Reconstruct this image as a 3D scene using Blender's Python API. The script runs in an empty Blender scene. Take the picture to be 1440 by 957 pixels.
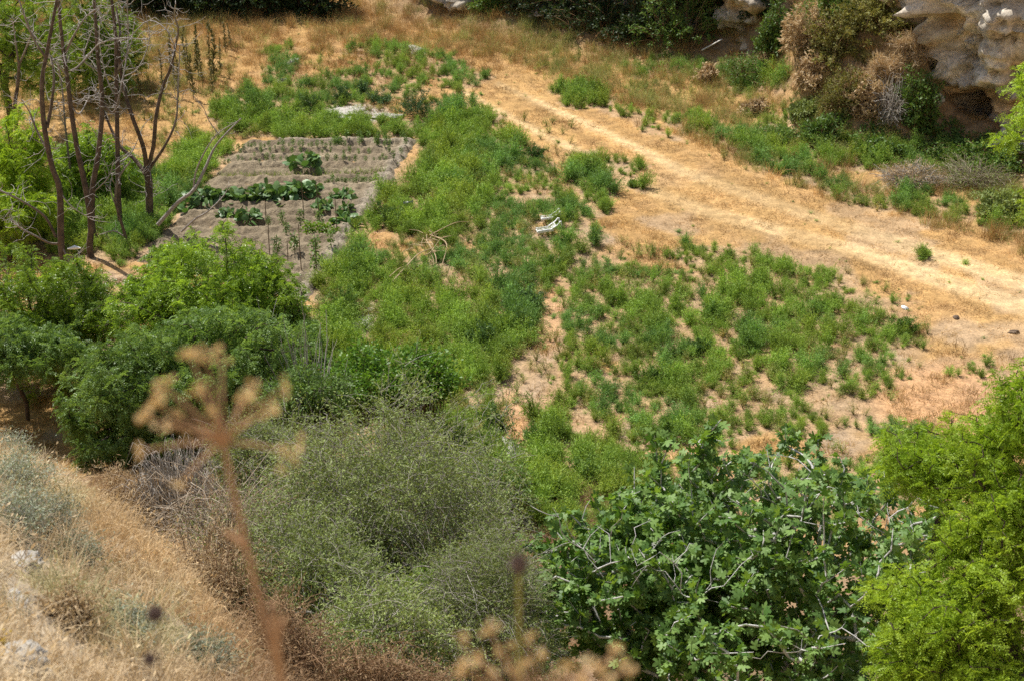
import bpy, math
import numpy as np
from mathutils import Vector

scene = bpy.context.scene
COL = scene.collection
R = math.radians

# ------------------------------------------------------------------ camera, sky, sun, exposure
CAM_Z = 22.0
PITCH = R(26.0)
FPX = 2400.0                      # focal length in photo pixels (1440 wide)
cd = bpy.data.cameras.new('camera')
cam = bpy.data.objects.new('camera', cd)
COL.objects.link(cam)
cam.location = (0, 0, CAM_Z)
cam.rotation_euler = (math.pi / 2 - PITCH, 0, 0)
cd.sensor_width = 36.0
cd.lens = FPX / 1440.0 * 36.0
cd.clip_start = 0.1
cd.clip_end = 2000
cd.dof.use_dof = True
cd.dof.focus_distance = 48.0
cd.dof.aperture_fstop = 4.2
scene.camera = cam

SUN_DIR = np.array([-0.34, 0.36, 0.87]); SUN_DIR /= np.linalg.norm(SUN_DIR)
world = bpy.data.worlds.new('World')
scene.world = world
world.use_nodes = True
wn = world.node_tree
for n in list(wn.nodes): wn.nodes.remove(n)
sky = wn.nodes.new('ShaderNodeTexSky'); sky.sky_type = 'NISHITA'; sky.sun_disc = False
sky.sun_elevation = math.asin(SUN_DIR[2])
sky.sun_rotation = math.atan2(SUN_DIR[0], SUN_DIR[1])
sky.air_density = 1.2; sky.dust_density = 1.5
bg = wn.nodes.new('ShaderNodeBackground'); bg.inputs['Strength'].default_value = 0.088
wo = wn.nodes.new('ShaderNodeOutputWorld')
wn.links.new(sky.outputs[0], bg.inputs[0]); wn.links.new(bg.outputs[0], wo.inputs[0])
sd = bpy.data.lights.new('sun', 'SUN'); sd.energy = 5.0; sd.angle = R(0.53); sd.color = (1.0, 0.965, 0.91)
sun = bpy.data.objects.new('sun', sd); COL.objects.link(sun)
sun.rotation_euler = Vector(SUN_DIR.tolist()).to_track_quat('Z', 'Y').to_euler()
sun.location = (-20, 20, 60)
scene.view_settings.view_transform = 'Standard'
scene.view_settings.look = 'None'
scene.view_settings.gamma = 1
scene.view_settings.exposure = 0.42
scene.view_settings.use_curve_mapping = False
scene.render.engine = 'CYCLES'
scene.cycles.max_bounces = 6
scene.cycles.diffuse_bounces = 3
scene.cycles.glossy_bounces = 1
scene.cycles.transmission_bounces = 3
scene.cycles.use_denoising = False

# ------------------------------------------------------------------ numbers: noise, terrain, photo pixel <-> place
def _h(ix, iy, s):
    n = (ix.astype(np.int64) * 374761393 + iy.astype(np.int64) * 668265263 + s * 974711) & 0xffffffff
    n = ((n ^ (n >> 13)) * 1274126177) & 0xffffffff
    return ((n ^ (n >> 16)) & 0xffffff) / float(0x1000000)

def vnoise(x, y, s=0):
    x = np.asarray(x, float); y = np.asarray(y, float)
    ix = np.floor(x); iy = np.floor(y); fx = x - ix; fy = y - iy
    fx = fx * fx * (3 - 2 * fx); fy = fy * fy * (3 - 2 * fy)
    a = _h(ix, iy, s); b = _h(ix + 1, iy, s); c = _h(ix, iy + 1, s); d = _h(ix + 1, iy + 1, s)
    return (a * (1 - fx) + b * fx) * (1 - fy) + (c * (1 - fx) + d * fx) * fy

def fbm(x, y, s=0, o=4):
    t = 0; a = 0.5; n = 0
    for k in range(o):
        t = t + a * vnoise(x * 2 ** k + 17.3 * k, y * 2 ** k - 9.1 * k, s + k); n += a; a *= 0.5
    return t / n

def ss(a, b, x):
    t = np.clip((x - a) / (b - a), 0, 1)
    return t * t * (3 - 2 * t)

HY = np.array([-20, 0, 3, 6.4, 11, 17, 24, 30, 34, 38, 42, 200])
HZ = np.array([36, 20.3, 17.8, 15.2, 11.9, 8.4, 4.7, 2.0, 0.9, 0.15, 0, 0])
CLIFF_R = [(48, 52), (30, 57.2), (20, 60.5), (16.0, 63.3), (15.0, 67), (14.2, 71.5), (9.5, 75), (3, 79), (-4, 83.5), (-5.5, 95), (-5.5, 112)]
CLIFF_L = [(-12, 112), (-11.5, 96), (-12.5, 88.5), (-30, 87), (-60, 86)]

def seg_dist(x, y, poly):
    d = np.full(np.shape(x), 1e9)
    for (x0, y0), (x1, y1) in zip(poly[:-1], poly[1:]):
        dx, dy = x1 - x0, y1 - y0
        t = np.clip(((x - x0) * dx + (y - y0) * dy) / (dx * dx + dy * dy), 0, 1)
        d = np.minimum(d, np.hypot(x - x0 - t * dx, y - y0 - t * dy))
    return d

def ground(x, y):
    x = np.asarray(x, float); y = np.asarray(y, float)
    z = np.interp(y, HY, HZ)
    w = np.interp(y, [0, 11, 18, 23.5, 27, 31.5], [1, 1, .8, .55, .38, 0])
    z = z + 0.75 * np.clip(-x - 0.15, 0, 14) * w
    wr = np.interp(y, [0, 8, 14, 26, 36], [0, .15, .5, .5, 0])
    z = z - np.clip(x - 0.4, 0, 5) * wr
    # gully to the right of the dry spur the photo was taken from
    xl = np.interp(y, [0, 11, 24, 32], [1.0, -2.1, -8.4, -12]); dr = (x - xl) * .9
    z = z - 2.6 * ss(.2, 2.8, dr) * np.interp(y, [7, 11, 24, 31], [0, 1, .95, 0])
    hill = ss(40, 28, y)
    z = z + (fbm(x / 2.1, y / 2.1, 3) - .5) * (0.55 * hill + 0.10) + (fbm(x / 7, y / 7, 5, 2) - .5) * .35
    z = z + (fbm(x / .5, y / .5, 8, 2) - .5) * .10 * (.4 + hill)
    # talus under the right-hand cliffs
    d = seg_dist(x, y, CLIFF_R)
    tal = np.clip(7.5 - d, 0, 9) * 0.52 * ss(10.0, 12.5, x) * ss(18, 14.5, x) * ss(60, 66, y)
    tal = tal + np.clip(3.0 - d, 0, 3) * .35 * ss(50, 60, y)
    return z + tal + tal * (fbm(x / 1.3, y / 1.3, 12) - .5) * .6

CP, SP = math.cos(PITCH), math.sin(PITCH)
def project(P):
    P = np.asarray(P, float)
    rx, ry, rz = P[..., 0], P[..., 1], P[..., 2] - CAM_Z
    dep = ry * CP - rz * SP
    up = ry * SP + rz * CP
    dep = np.where(dep < 0.05, 0.05, dep)
    return 720 + FPX * rx / dep, 478.5 - FPX * up / dep, dep

def ray(px, py):
    u = (np.asarray(px, float) - 720) / FPX; v = (478.5 - np.asarray(py, float)) / FPX
    return np.stack([u, CP + v * SP, -SP + v * CP], -1)

def at_y(px, py, y):
    d = ray(px, py)
    t = y / d[..., 1]
    return np.array([0, 0, CAM_Z]) + d * np.asarray(t)[..., None]

def hit(px, py):
    """the place on the ground that the photo shows at a pixel"""
    d = ray(px, py); ts = np.arange(3, 200, .15)
    o = np.array([0, 0, CAM_Z])
    P = o + d * ts[:, None]
    below = P[:, 2] < ground(P[:, 0], P[:, 1])
    k = int(np.argmax(below)) if below.any() else len(ts) - 1
    p = P[k]
    return np.array([p[0], p[1], float(ground(p[0], p[1]))])

# ------------------------------------------------------------------ materials
def nodes(name):
    m = bpy.data.materials.new(name); m.use_nodes = True
    t = m.node_tree
    for n in list(t.nodes): t.nodes.remove(n)
    out = t.nodes.new('ShaderNodeOutputMaterial')
    return m, t, out

def N(t, typ, **kw):
    n = t.nodes.new(typ)
    for k, v in kw.items():
        if k.startswith('i_'):
            n.inputs[k[2:].replace('_', ' ')].default_value = v
        else: setattr(n, k, v)
    return n

def mixc(t, fac, a, b, mode='MIX'):
    n = t.nodes.new('ShaderNodeMix'); n.data_type = 'RGBA'; n.blend_type = mode
    for sock, val in ((n.inputs[0], fac), (n.inputs[6], a), (n.inputs[7], b)):
        if hasattr(val, 'is_linked') or hasattr(val, 'links'): t.links.new(val, sock)
        elif isinstance(val, (int, float)): sock.default_value = val
        else: sock.default_value = (*val[:3], 1)
    return n.outputs[2]

def foliage(name, c0, c1, trans=.35, rough=.5, spec=.3, tint=False, warm=(1.15, 1.1, .55)):
    """leaf material: per-leaf value 'v' blends c0 -> c1; optional per-plant tint; light passes through"""
    m, t, out = nodes(name)
    a = N(t, 'ShaderNodeAttribute', attribute_name='v')
    col = mixc(t, a.outputs['Fac'], c0, c1)
    oi = N(t, 'ShaderNodeObjectInfo')
    mr = N(t, 'ShaderNodeMapRange'); mr.inputs[3].default_value = .82; mr.inputs[4].default_value = 1.18
    t.links.new(oi.outputs['Random'], mr.inputs[0])
    hv = N(t, 'ShaderNodeHueSaturation'); t.links.new(mr.outputs[0], hv.inputs['Value']); t.links.new(col, hv.inputs['Color'])
    col = hv.outputs[0]
    if tint:
        ta = N(t, 'ShaderNodeAttribute', attribute_name='tint', attribute_type='INSTANCER')
        col = mixc(t, 1.0, col, ta.outputs['Color'], 'MULTIPLY')
    p = N(t, 'ShaderNodeBsdfPrincipled'); t.links.new(col, p.inputs['Base Color'])
    p.inputs['Roughness'].default_value = rough; p.inputs['Specular IOR Level'].default_value = spec
    tr = N(t, 'ShaderNodeBsdfTranslucent')
    t.links.new(mixc(t, 1.0, col, warm, 'MULTIPLY'), tr.inputs[0])
    mx = N(t, 'ShaderNodeMixShader'); mx.inputs[0].default_value = trans
    t.links.new(p.outputs[0], mx.inputs[1]); t.links.new(tr.outputs[0], mx.inputs[2]); t.links.new(mx.outputs[0], out.inputs[0])
    return m

def rocky(name, c0, c1, scale=4, rough=.9, bump=.4, attr=None, c2=None):
    m, t, out = nodes(name)
    tc = N(t, 'ShaderNodeTexCoord')
    nz = N(t, 'ShaderNodeTexNoise'); nz.inputs['Scale'].default_value = scale; nz.inputs['Detail'].default_value = 8; nz.inputs['Roughness'].default_value = .65
    t.links.new(tc.outputs['Object'], nz.inputs['Vector'])
    rp = N(t, 'ShaderNodeValToRGB'); rp.color_ramp.elements[0].position = .32; rp.color_ramp.elements[1].position = .68
    rp.color_ramp.elements[0].color = (*c0, 1); rp.color_ramp.elements[1].color = (*c1, 1)
    t.links.new(nz.outputs['Fac'], rp.inputs[0])
    col = rp.outputs[0]
    if attr:
        a = N(t, 'ShaderNodeAttribute', attribute_name=attr)
        col = mixc(t, a.outputs['Fac'], col, c2)
    p = N(t, 'ShaderNodeBsdfPrincipled'); p.inputs['Roughness'].default_value = rough; p.inputs['Specular IOR Level'].default_value = .15
    t.links.new(col, p.inputs['Base Color'])
    b = N(t, 'ShaderNodeBump'); b.inputs['Strength'].default_value = bump; b.inputs['Distance'].default_value = .05
    n2 = N(t, 'ShaderNodeTexNoise'); n2.inputs['Scale'].default_value = scale * 5; n2.inputs['Detail'].default_value = 6
    t.links.new(tc.outputs['Object'], n2.inputs['Vector'])
    t.links.new(n2.outputs['Fac'], b.inputs['Height']); t.links.new(b.outputs[0], p.inputs['Normal']); t.links.new(p.outputs[0], out.inputs[0])
    return m

def vcol_ground(name, scale=3.0, bump=.5):
    m, t, out = nodes(name)
    a = N(t, 'ShaderNodeAttribute', attribute_name='albedo')
    geo = N(t, 'ShaderNodeNewGeometry')
    col = a.outputs['Color']
    for sc, lo, hi in ((scale, .72, 1.22), (scale * 5, .75, 1.25), (scale * 22, .7, 1.3)):
        nz = N(t, 'ShaderNodeTexNoise'); nz.inputs['Scale'].default_value = sc; nz.inputs['Detail'].default_value = 5
        t.links.new(geo.outputs['Position'], nz.inputs['Vector'])
        mr = N(t, 'ShaderNodeMapRange'); mr.inputs[1].default_value = .3; mr.inputs[2].default_value = .7; mr.inputs[3].default_value = lo; mr.inputs[4].default_value = hi
        t.links.new(nz.outputs['Fac'], mr.inputs[0])
        col = mixc(t, 1.0, col, mr.outputs[0], 'MULTIPLY')
    p = N(t, 'ShaderNodeBsdfPrincipled'); p.inputs['Roughness'].default_value = .95; p.inputs['Specular IOR Level'].default_value = .1
    t.links.new(col, p.inputs['Base Color'])
    b = N(t, 'ShaderNodeBump'); b.inputs['Strength'].default_value = bump; b.inputs['Distance'].default_value = .08
    n2 = N(t, 'ShaderNodeTexNoise'); n2.inputs['Scale'].default_value = 9; n2.inputs['Detail'].default_value = 8; n2.inputs['Roughness'].default_value = .7
    t.links.new(geo.outputs['Position'], n2.inputs['Vector'])
    t.links.new(n2.outputs['Fac'], b.inputs['Height']); t.links.new(b.outputs[0], p.inputs['Normal']); t.links.new(p.outputs[0], out.inputs[0])
    return m

def plain(name, c, rough=.5, spec=.4):
    m, t, out = nodes(name)
    p = N(t, 'ShaderNodeBsdfPrincipled'); p.inputs['Roughness'].default_value = rough; p.inputs['Specular IOR Level'].default_value = spec
    nz = N(t, 'ShaderNodeTexNoise'); nz.inputs['Scale'].default_value = 9; nz.inputs['Detail'].default_value = 5
    tc = N(t, 'ShaderNodeTexCoord'); t.links.new(tc.outputs['Object'], nz.inputs['Vector'])
    t.links.new(mixc(t, nz.outputs['Fac'], [q * .8 for q in c], [min(1, q * 1.15) for q in c]), p.inputs['Base Color'])
    t.links.new(p.outputs[0], out.inputs[0])
    return m

M = {}
M['ground'] = vcol_ground('ground')
M['soil'] = vcol_ground('garden_soil', 4, .9)
M['dry'] = foliage('dry_grass', (.75, .72, .7), (1.2, 1.2, 1.15), .28, .7, .15, tint=True, warm=(1.1, 1.0, .8))
M['weed'] = foliage('weed_leaf', (.62, .7, .6), (1.25, 1.2, 1.1), .35, .55, .25, tint=True)
M['locust'] = foliage('locust_leaf', (.15, .25, .03), (.33, .48, .065), .5, .38, .5)
M['locust_dark'] = foliage('dark_locust_leaf', (.12, .215, .05), (.27, .40, .11), .46, .45, .35)
M['lime'] = foliage('yellow_green_leaf', (.20, .32, .025), (.38, .51, .06), .52, .45, .3)
M['fig'] = foliage('fig_leaf', (.065, .14, .03), (.20, .31, .08), .36, .5, .32, warm=(1.3, 1.25, .35))
M['bushy_bright'] = foliage('bright_bush_leaf', (.07, .16, .02), (.17, .31, .04), .38, .45, .35)
M['olive'] = foliage('grey_green_leaf', (.155, .215, .055), (.35, .41, .14), .30, .6, .25)
M['squash'] = foliage('squash_leaf', (.07, .15, .035), (.20, .31, .12), .3, .45, .4)
M['bean'] = foliage('bean_leaf', (.09, .18, .02), (.22, .33, .03), .4, .45, .35)
M['bushy'] = foliage('bush_leaf', (.07, .14, .03), (.20, .31, .07), .33, .5, .3)
M['bush_shaded'] = foliage('shaded_bush_leaf', (.018, .04, .013), (.06, .10, .03), .25, .5, .3)  # darkened copy of the bush leaf, shade at the back put into the colour
M['bush_olive'] = foliage('olive_bush_leaf', (.12, .13, .035), (.30, .28, .09), .3, .6, .2)
M['straw_leaf'] = foliage('straw_leaf', (.34, .23, .12), (.68, .53, .32), .28, .7, .2, warm=(1.1, 1, .8))
M['tan_twig'] = foliage('tan_twig', (.20, .15, .10), (.46, .39, .30), .0, .8, .1)
M['grey_leaf'] = foliage('blue_grey_leaf', (.20, .235, .16), (.40, .43, .32), .2, .7, .2)
M['brown_leaf'] = foliage('brown_dead_leaf', (.14, .09, .05), (.42, .29, .16), .25, .7, .15, warm=(1.1, 1, .8))
M['grey_twig'] = foliage('grey_twig', (.22, .19, .16), (.45, .41, .36), .0, .8, .1)
M['brown_twig'] = foliage('brown_twig', (.16, .09, .05), (.34, .22, .12), .0, .8, .1)
M['pale_bark'] = rocky('pale_fig_bark', (.36, .345, .32), (.62, .60, .56), 7, .8, .3)
M['bark'] = rocky('brown_bark', (.035, .026, .02), (.12, .09, .07), 6, .9, .8)
M['dead_bark'] = rocky('weathered_dead_bark', (.06, .045, .035), (.19, .14, .105), 5, .9, .8, attr='thin', c2=(.43, .39, .35))
M['rock'] = rocky('pale_limestone', (.26, .23, .19), (.55, .52, .46), 6, .95, .8)
M['clod'] = rocky('earth_clod', (.10, .07, .05), (.24, .175, .12), 8, .95, .9)
M['white'] = plain('white_plastic', (.8, .8, .78), .35, .5)
M['black'] = plain('black_plastic', (.04, .045, .055), .4, .5)
M['stake'] = plain('weathered_cane', (.16, .11, .075), .8, .2)
M['fennel'] = plain('dry_fennel_stem', (.42, .245, .13), .7, .2)
M['fennel_seed'] = foliage('dry_fennel_seed', (.46, .28, .11), (.92, .76, .46), .3, .7, .2, warm=(1.1, 1, .7))
M['teasel'] = plain('seedhead_brown', (.24, .18, .16), .9, .1)
M['greenstem'] = plain('yellow_green_stem', (.30, .27, .07), .7, .2)
M['plank'] = plain('bleached_plank', (.6, .56, .5), .8, .2)
M['flower'] = plain('yellow_petal', (.75, .55, .03), .6, .2)
M['peach'] = plain('peeled_wood', (.62, .36, .2), .8, .2)

# ------------------------------------------------------------------ mesh building
class MB:
    def __init__(self): self.V = []; self.F = []; self.n = 0; self.vv = []; self.mi = []
    def add(self, verts, faces, v=None, mi=0):
        verts = np.asarray(verts, float).reshape(-1, 3); faces = np.asarray(faces, np.int64)
        if len(faces) == 0: return
        self.V.append(verts); self.F.append(faces + self.n); self.n += len(verts)
        v = np.full(len(faces), .5) if v is None else np.broadcast_to(np.asarray(v, float), (len(faces),))
        self.vv.append(v); self.mi.append(np.full(len(faces), mi))
    def mesh(self, name, mats, smooth=False, extra=None):
        me = bpy.data.meshes.new(name)
        V = np.concatenate(self.V)
        me.vertices.add(len(V)); me.vertices.foreach_set('co', V.astype(np.float32).ravel())
        tot = np.concatenate([np.full(len(f), f.shape[1]) for f in self.F])
        idx = np.concatenate([f.ravel() for f in self.F])
        me.loops.add(len(idx)); me.loops.foreach_set('vertex_index', idx.astype(np.int32))
        me.polygons.add(len(tot))
        st = np.concatenate([[0], np.cumsum(tot)[:-1]])
        me.polygons.foreach_set('loop_start', st.astype(np.int32))
        try: me.polygons.foreach_set('loop_total', tot.astype(np.int32))
        except Exception: pass
        me.polygons.foreach_set('material_index', np.concatenate(self.mi).astype(np.int32))
        if smooth: me.polygons.foreach_set('use_smooth', np.ones(len(tot), bool))
        a = me.attributes.new('v', 'FLOAT', 'FACE'); a.data.foreach_set('value', np.concatenate(self.vv).astype(np.float32))
        for m in (mats if isinstance(mats, (list, tuple)) else [mats]): me.materials.append(m)
        me.update(calc_edges=True)
        me.validate()
        return me
    def build(self, name, mats, parent=None, loc=None, smooth=False):
        me = self.mesh(name, mats, smooth)
        o = bpy.data.objects.new(name, me); COL.objects.link(o)
        if parent is not None:
            o.parent = parent
        if loc is not None:                      # verts are in world space: move the origin to loc
            V = np.concatenate(self.V) - np.asarray(loc)
            me.vertices.foreach_set('co', V.astype(np.float32).ravel()); me.update()
            if parent is None: o.location = [float(q) for q in loc]
        return o

def tag(o, label=None, cat=None, group=None, kind=None):
    if label: o['label'] = label
    if cat: o['category'] = cat
    if group: o['group'] = group
    if kind: o['kind'] = kind
    return o

def empty(name, loc, label, cat, group=None):
    o = bpy.data.objects.new(name, None); COL.objects.link(o)
    o.location = [float(q) for q in loc]; o.empty_display_size = .3
    return tag(o, label, cat, group)

def unit(a):
    return a / np.maximum(np.linalg.norm(a, axis=-1, keepdims=True), 1e-9)

def rand_dirs(rng, n, up=0.0, flat=1.0):
    d = rng.normal(size=(n, 3)); d[:, 2] = d[:, 2] * flat + up
    return unit(d)

def leaf_quads(P, D, Nn, L, W, fold=.15):
    """diamond leaves: base P, along D, facing Nn"""
    S = unit(np.cross(D, Nn)); Nn = np.cross(S, D)
    L = np.asarray(L)[..., None] * np.ones((len(P), 1)); W = np.asarray(W)[..., None] * np.ones((len(P), 1))
    m = P + D * L * .5 + Nn * W * fold
    V = np.stack([P, m - S * W * .5, P + D * L, m + S * W * .5], 1).reshape(-1, 3)
    F = np.arange(len(P) * 4).reshape(-1, 4)
    return V, F

def blades(P, D, L, W, bend, rng):
    """grass blades of two pieces, tapering, bent over by their own weight"""
    n = len(P); S = rand_dirs(rng, n, 0, .05); S = unit(np.cross(D, unit(np.cross(S, D))))
    L = L[:, None]; W = W[:, None]
    lean = D * np.array([1, 1, 0]); b = bend[:, None] if np.ndim(bend) else bend
    m = P + D * L * .55
    tip = P + unit(D + lean * b - np.array([0, 0, .45]) * b) * L
    V = np.stack([P - S * W * .5, P + S * W * .5, m + S * W * .35, m - S * W * .35, tip], 1).reshape(-1, 3)
    k = np.arange(n)[:, None] * 5
    return V, k + np.array([[0, 1, 2, 3]]), k + np.array([[3, 2, 4]])

def tube(path, rad, sides=5, cap=True):
    path = np.asarray(path, float); n = len(path); rad = np.broadcast_to(rad, (n,))
    T = np.gradient(path, axis=0); T = unit(T)
    ref = np.array([0, 0, 1.0]) if abs(T[0, 2]) < .9 else np.array([1.0, 0, 0])
    A = unit(np.cross(T, ref)); B = np.cross(T, A)
    ang = np.arange(sides) / sides * 2 * math.pi
    V = path[:, None] + rad[:, None, None] * (np.cos(ang)[None, :, None] * A[:, None] + np.sin(ang)[None, :, None] * B[:, None])
    i = np.arange(n - 1)[:, None] * sides; j = np.arange(sides)[None]; j2 = (j + 1) % sides
    F = np.stack([i + j, i + j2, i + sides + j2, i + sides + j], -1).reshape(-1, 4)
    return V.reshape(-1, 3), F

def many_tubes(paths, r0, r1, sides=3):
    """paths (n,k,3) -> one set of thin tapering tubes"""
    n, k, _ = paths.shape
    T = unit(np.gradient(paths, axis=1))
    A = unit(np.cross(T, np.array([.31, .52, .79]))); B = np.cross(T, A)
    ang = np.arange(sides) / sides * 2 * math.pi
    rr = (np.asarray(r0).reshape(-1, 1) * (1 - np.linspace(0, 1, k)) + np.asarray(r1).reshape(-1, 1) * np.linspace(0, 1, k))
    rr = np.broadcast_to(rr, (n, k))
    V = paths[:, :, None] + rr[:, :, None, None] * (np.cos(ang)[None, None, :, None] * A[:, :, None] + np.sin(ang)[None, None, :, None] * B[:, :, None])
    b = (np.arange(n)[:, None, None] * k + np.arange(k - 1)[None, :, None]) * sides
    j = np.arange(sides)[None, None]; j2 = (j + 1) % sides
    F = np.stack([b + j, b + j2, b + sides + j2, b + sides + j], -1).reshape(-1, 4)
    return V.reshape(-1, 3), F

def spline(pts, n=24):
    pts = np.asarray(pts, float); m = len(pts)
    P = np.vstack([2 * pts[0] - pts[1], pts, 2 * pts[-1] - pts[-2]])
    out = []
    for t in np.linspace(0, m - 1 - 1e-6, n):
        i = int(t); f = t - i; a, b, c, d = P[i], P[i + 1], P[i + 2], P[i + 3]
        out.append(.5 * (2 * b + (c - a) * f + (2 * a - 5 * b + 4 * c - d) * f * f + (3 * b - a - 3 * c + d) * f ** 3))
    return np.array(out)

def grow(rng, base, top, tips, seg=.35, jit=.08, sag=.0, start=.35):
    """branch skeleton that reaches every tip: returns nodes, parents, radius weights, tip ids"""
    k = max(3, int(np.linalg.norm(top - base) / seg))
    tr = base + (top - base) * np.linspace(0, 1, k + 1)[:, None]
    tr[1:-1] += rng.normal(size=(k - 1, 3)) * jit * .35 + np.stack([np.sin(np.linspace(0, 5, k - 1)) * .06, np.cos(np.linspace(0, 4, k - 1)) * .05, np.zeros(k - 1)], 1)
    nod = [p for p in tr]; par = [-1] + list(range(k)); dl = [i / k * np.linalg.norm(top - base) for i in range(k + 1)]
    ids = []
    minz = int(k * start)
    order = np.argsort(np.linalg.norm(tips - top, axis=1))
    for q in order:
        tip = tips[q]
        A = np.array(nod); d = np.linalg.norm(A - tip, axis=1); c = d + .28 * np.array(dl)
        c[:minz] += 50
        c = np.where(A[:, 2] > tip[2] + .6, c + (A[:, 2] - tip[2]) * .8, c)
        j = int(np.argmin(c)); m = max(1, int(d[j] / seg))
        p0 = nod[j]; prev = j
        for s in range(1, m + 1):
            f = s / m
            p = p0 + (tip - p0) * f
            p = p + np.array([0, 0, 1]) * (math.sin(f * math.pi) * d[j] * (.12 - sag))
            if s < m: p = p + rng.normal(size=3) * jit
            nod.append(p); par.append(prev); dl.append(dl[prev] + d[j] / m); prev = len(nod) - 1
        ids.append(prev)
    n = len(nod); w = np.zeros(n); w[ids] = 1
    for i in range(n - 1, 0, -1): w[par[i]] += w[i]
    return np.array(nod), par, w, ids

def skeleton_mesh(mb, nod, par, w, r_tip, power=.45, r_max=1, minr=0.0, maxr=9.0, vfun=None):
    n = len(nod); ch = [[] for _ in range(n)]
    for i, p in enumerate(par):
        if p >= 0: ch[p].append(i)
    rad = np.minimum(r_tip * np.maximum(w, 1) ** power, r_max)
    starts = [0]
    while starts:
        s = starts.pop(); chain = [s] if par[s] < 0 else [par[s], s]
        c = s
        while ch[c]:
            b = max(ch[c], key=lambda q: w[q])
            starts += [q for q in ch[c] if q != b]
            chain.append(b); c = b
        if len(chain) < 2: continue
        rr = rad[chain].copy()
        if par[s] >= 0: rr[0] = rr[1]
        rr[-1] *= .5
        V, F = tube(nod[chain], rr, 7 if rr[0] > .05 else (5 if rr[0] > .02 else 3))
        mb.add(V, F)
    return rad

def ellipsoid_tips(rng, c, r, n, shell=.55, bottom=-1.0, lump=.25):
    d = rand_dirs(rng, n * 2); d = d[d[:, 2] > bottom][:n]
    k = 1 + lump * (vnoise(d[:, 0] * 2.3 + 9 + c[0], d[:, 1] * 2.3 + d[:, 2] * 1.7 + c[1], 4) * 2 - 1)
    u = shell + (1 - shell) * rng.random(len(d)) ** .6
    inner = rng.random(len(d)) < .22
    u = np.where(inner, rng.random(len(d)) ** .5 * shell, u)
    return c + d * np.asarray(r) * (u * k)[:, None]

# ------------------------------------------------------------------ the ground
def ellipse_field(px, py, L):
    m = np.zeros(np.shape(px))
    for e in L:
        cx, cy, rx, ry = e[:4]; a = R(e[4]) if len(e) > 5 else 0; dn = e[-1]
        dx, dy = px - cx, py - cy
        u = (dx * math.cos(a) + dy * math.sin(a)) / rx; v = (-dx * math.sin(a) + dy * math.cos(a)) / ry
        m = np.maximum(m, dn * (1 - ss(.72, 1.18, np.sqrt(u * u + v * v))))
    return m

WEEDS = [(600, 430, 190, 190, .66), (720, 330, 90, 130, .56), (560, 480, 150, 120, .8), (1060, 490, 250, 120, .62), (850, 480, 110, 120, .7), (650, 640, 120, 90, .9), (860, 620, 170, 80, .72), (650, 205, 66, 62, .97), (690, 215, 52, 36, .9), (640, 275, 66, 60, .92), (600, 320, 50, 36, .8), (545, 305, 32, 40, .97),
         (490, 395, 50, 75, 30, .97), (500, 460, 70, 60, .9), (650, 385, 80, 36, .62), (560, 435, 50, 40, .72), (600, 470, 90, 50, .72),
         (700, 450, 72, 62, .95), (560, 545, 120, 62, .99), (650, 560, 70, 72, .9), (690, 640, 72, 60, .88), (830, 262, 30, 48, -15, .9),
         (800, 330, 48, 46, .82), (755, 300, 40, 62, .66), (775, 380, 50, 32, .8), (745, 250, 40, 30, .6), (860, 430, 72, 44, .8),
         (960, 452, 84, 46, .88), (1050, 435, 76, 52, .92), (990, 398, 80, 24, .66), (1130, 412, 60, 34, .6), (1170, 460, 84, 42, .76),
         (1255, 462, 45, 26, .66), (1080, 520, 95, 44, .84), (960, 540, 84, 48, .8), (870, 520, 72, 48, .74), (1180, 535, 80, 40, .68),
         (930, 605, 52, 32, .95), (855, 600, 62, 46, .76), (755, 622, 52, 40, .92), (1040, 590, 74, 30, .64), (1130, 590, 66, 24, .55),
         (1345, 520, 76, 22, .42), (800, 690, 110, 52, .93), (910, 665, 66, 34, .74), (1120, 382, 76, 10, 17, .75), (1000, 362, 74, 14, .5),
         (1225, 592, 66, 22, .56), (1290, 645, 66, 46, .72), (455, 182, 138, 17, .98), (268, 240, 66, 40, -38, .98), (345, 165, 52, 30, .92),
         (225, 300, 46, 44, .95), (440, 150, 62, 20, .66), (500, 124, 96, 24, .62), (590, 92, 76, 18, .6), (545, 72, 66, 9, .72),
         (650, 112, 50, 18, .44), (398, 110, 32, 42, .62), (445, 130, 26, 20, .7),
         (822, 140, 44, 15, 15, .93), (905, 172, 64, 10, 27, .72), (1010, 186, 84, 14, 20, .68), (1090, 225, 84, 20, 22, .78),
         (1165, 258, 60, 16, 20, .62), (1250, 285, 62, 12, .78), (1330, 295, 70, 12, .66), (1060, 108, 56, 22, .9), (1200, 218, 70, 24, .78),
         (985, 95, 66, 14, .6), (920, 95, 60, 14, .5), (1100, 180, 50, 16, .5), (1300, 225, 90, 18, .85), (1415, 300, 50, 26, .7), (150, 300, 120, 70, .95), (760, 700, 130, 40, .97), (880, 720, 160, 50, .95), (400, 520, 80, 70, .95), (1150, 690, 160, 50, .7),
         (880, 235, 30, 20, .5), (900, 262, 16, 8, .8), (1300, 357, 10, 6, .95), (1255, 425, 40, 12, .4)]
BARE = [(722, 585, 26, 50, .95), (590, 350, 44, 16, .8), (515, 450, 14, 34, 35, .9), (715, 640, 20, 22, 1.0), (770, 490, 18, 22, .9),
        (775, 430, 20, 30, .8), (875, 600, 14, 26, .75), (1000, 570, 18, 14, .7), (860, 515, 16, 10, .8), (530, 340, 24, 12, .9),
        (1080, 562, 26, 12, .6), (640, 350, 26, 10, .7), (950, 640, 50, 12, .6), (430, 445, 16, 40, .8), (500, 158, 46, 13, 1.0), (1310, 570, 80, 40, .8), (766, 330, 26, 20, 1.0)]
GARDEN = [(338, 198), (597, 196), (436, 436), (180, 372)]
GC = [hit(*p) for p in GARDEN]

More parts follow.
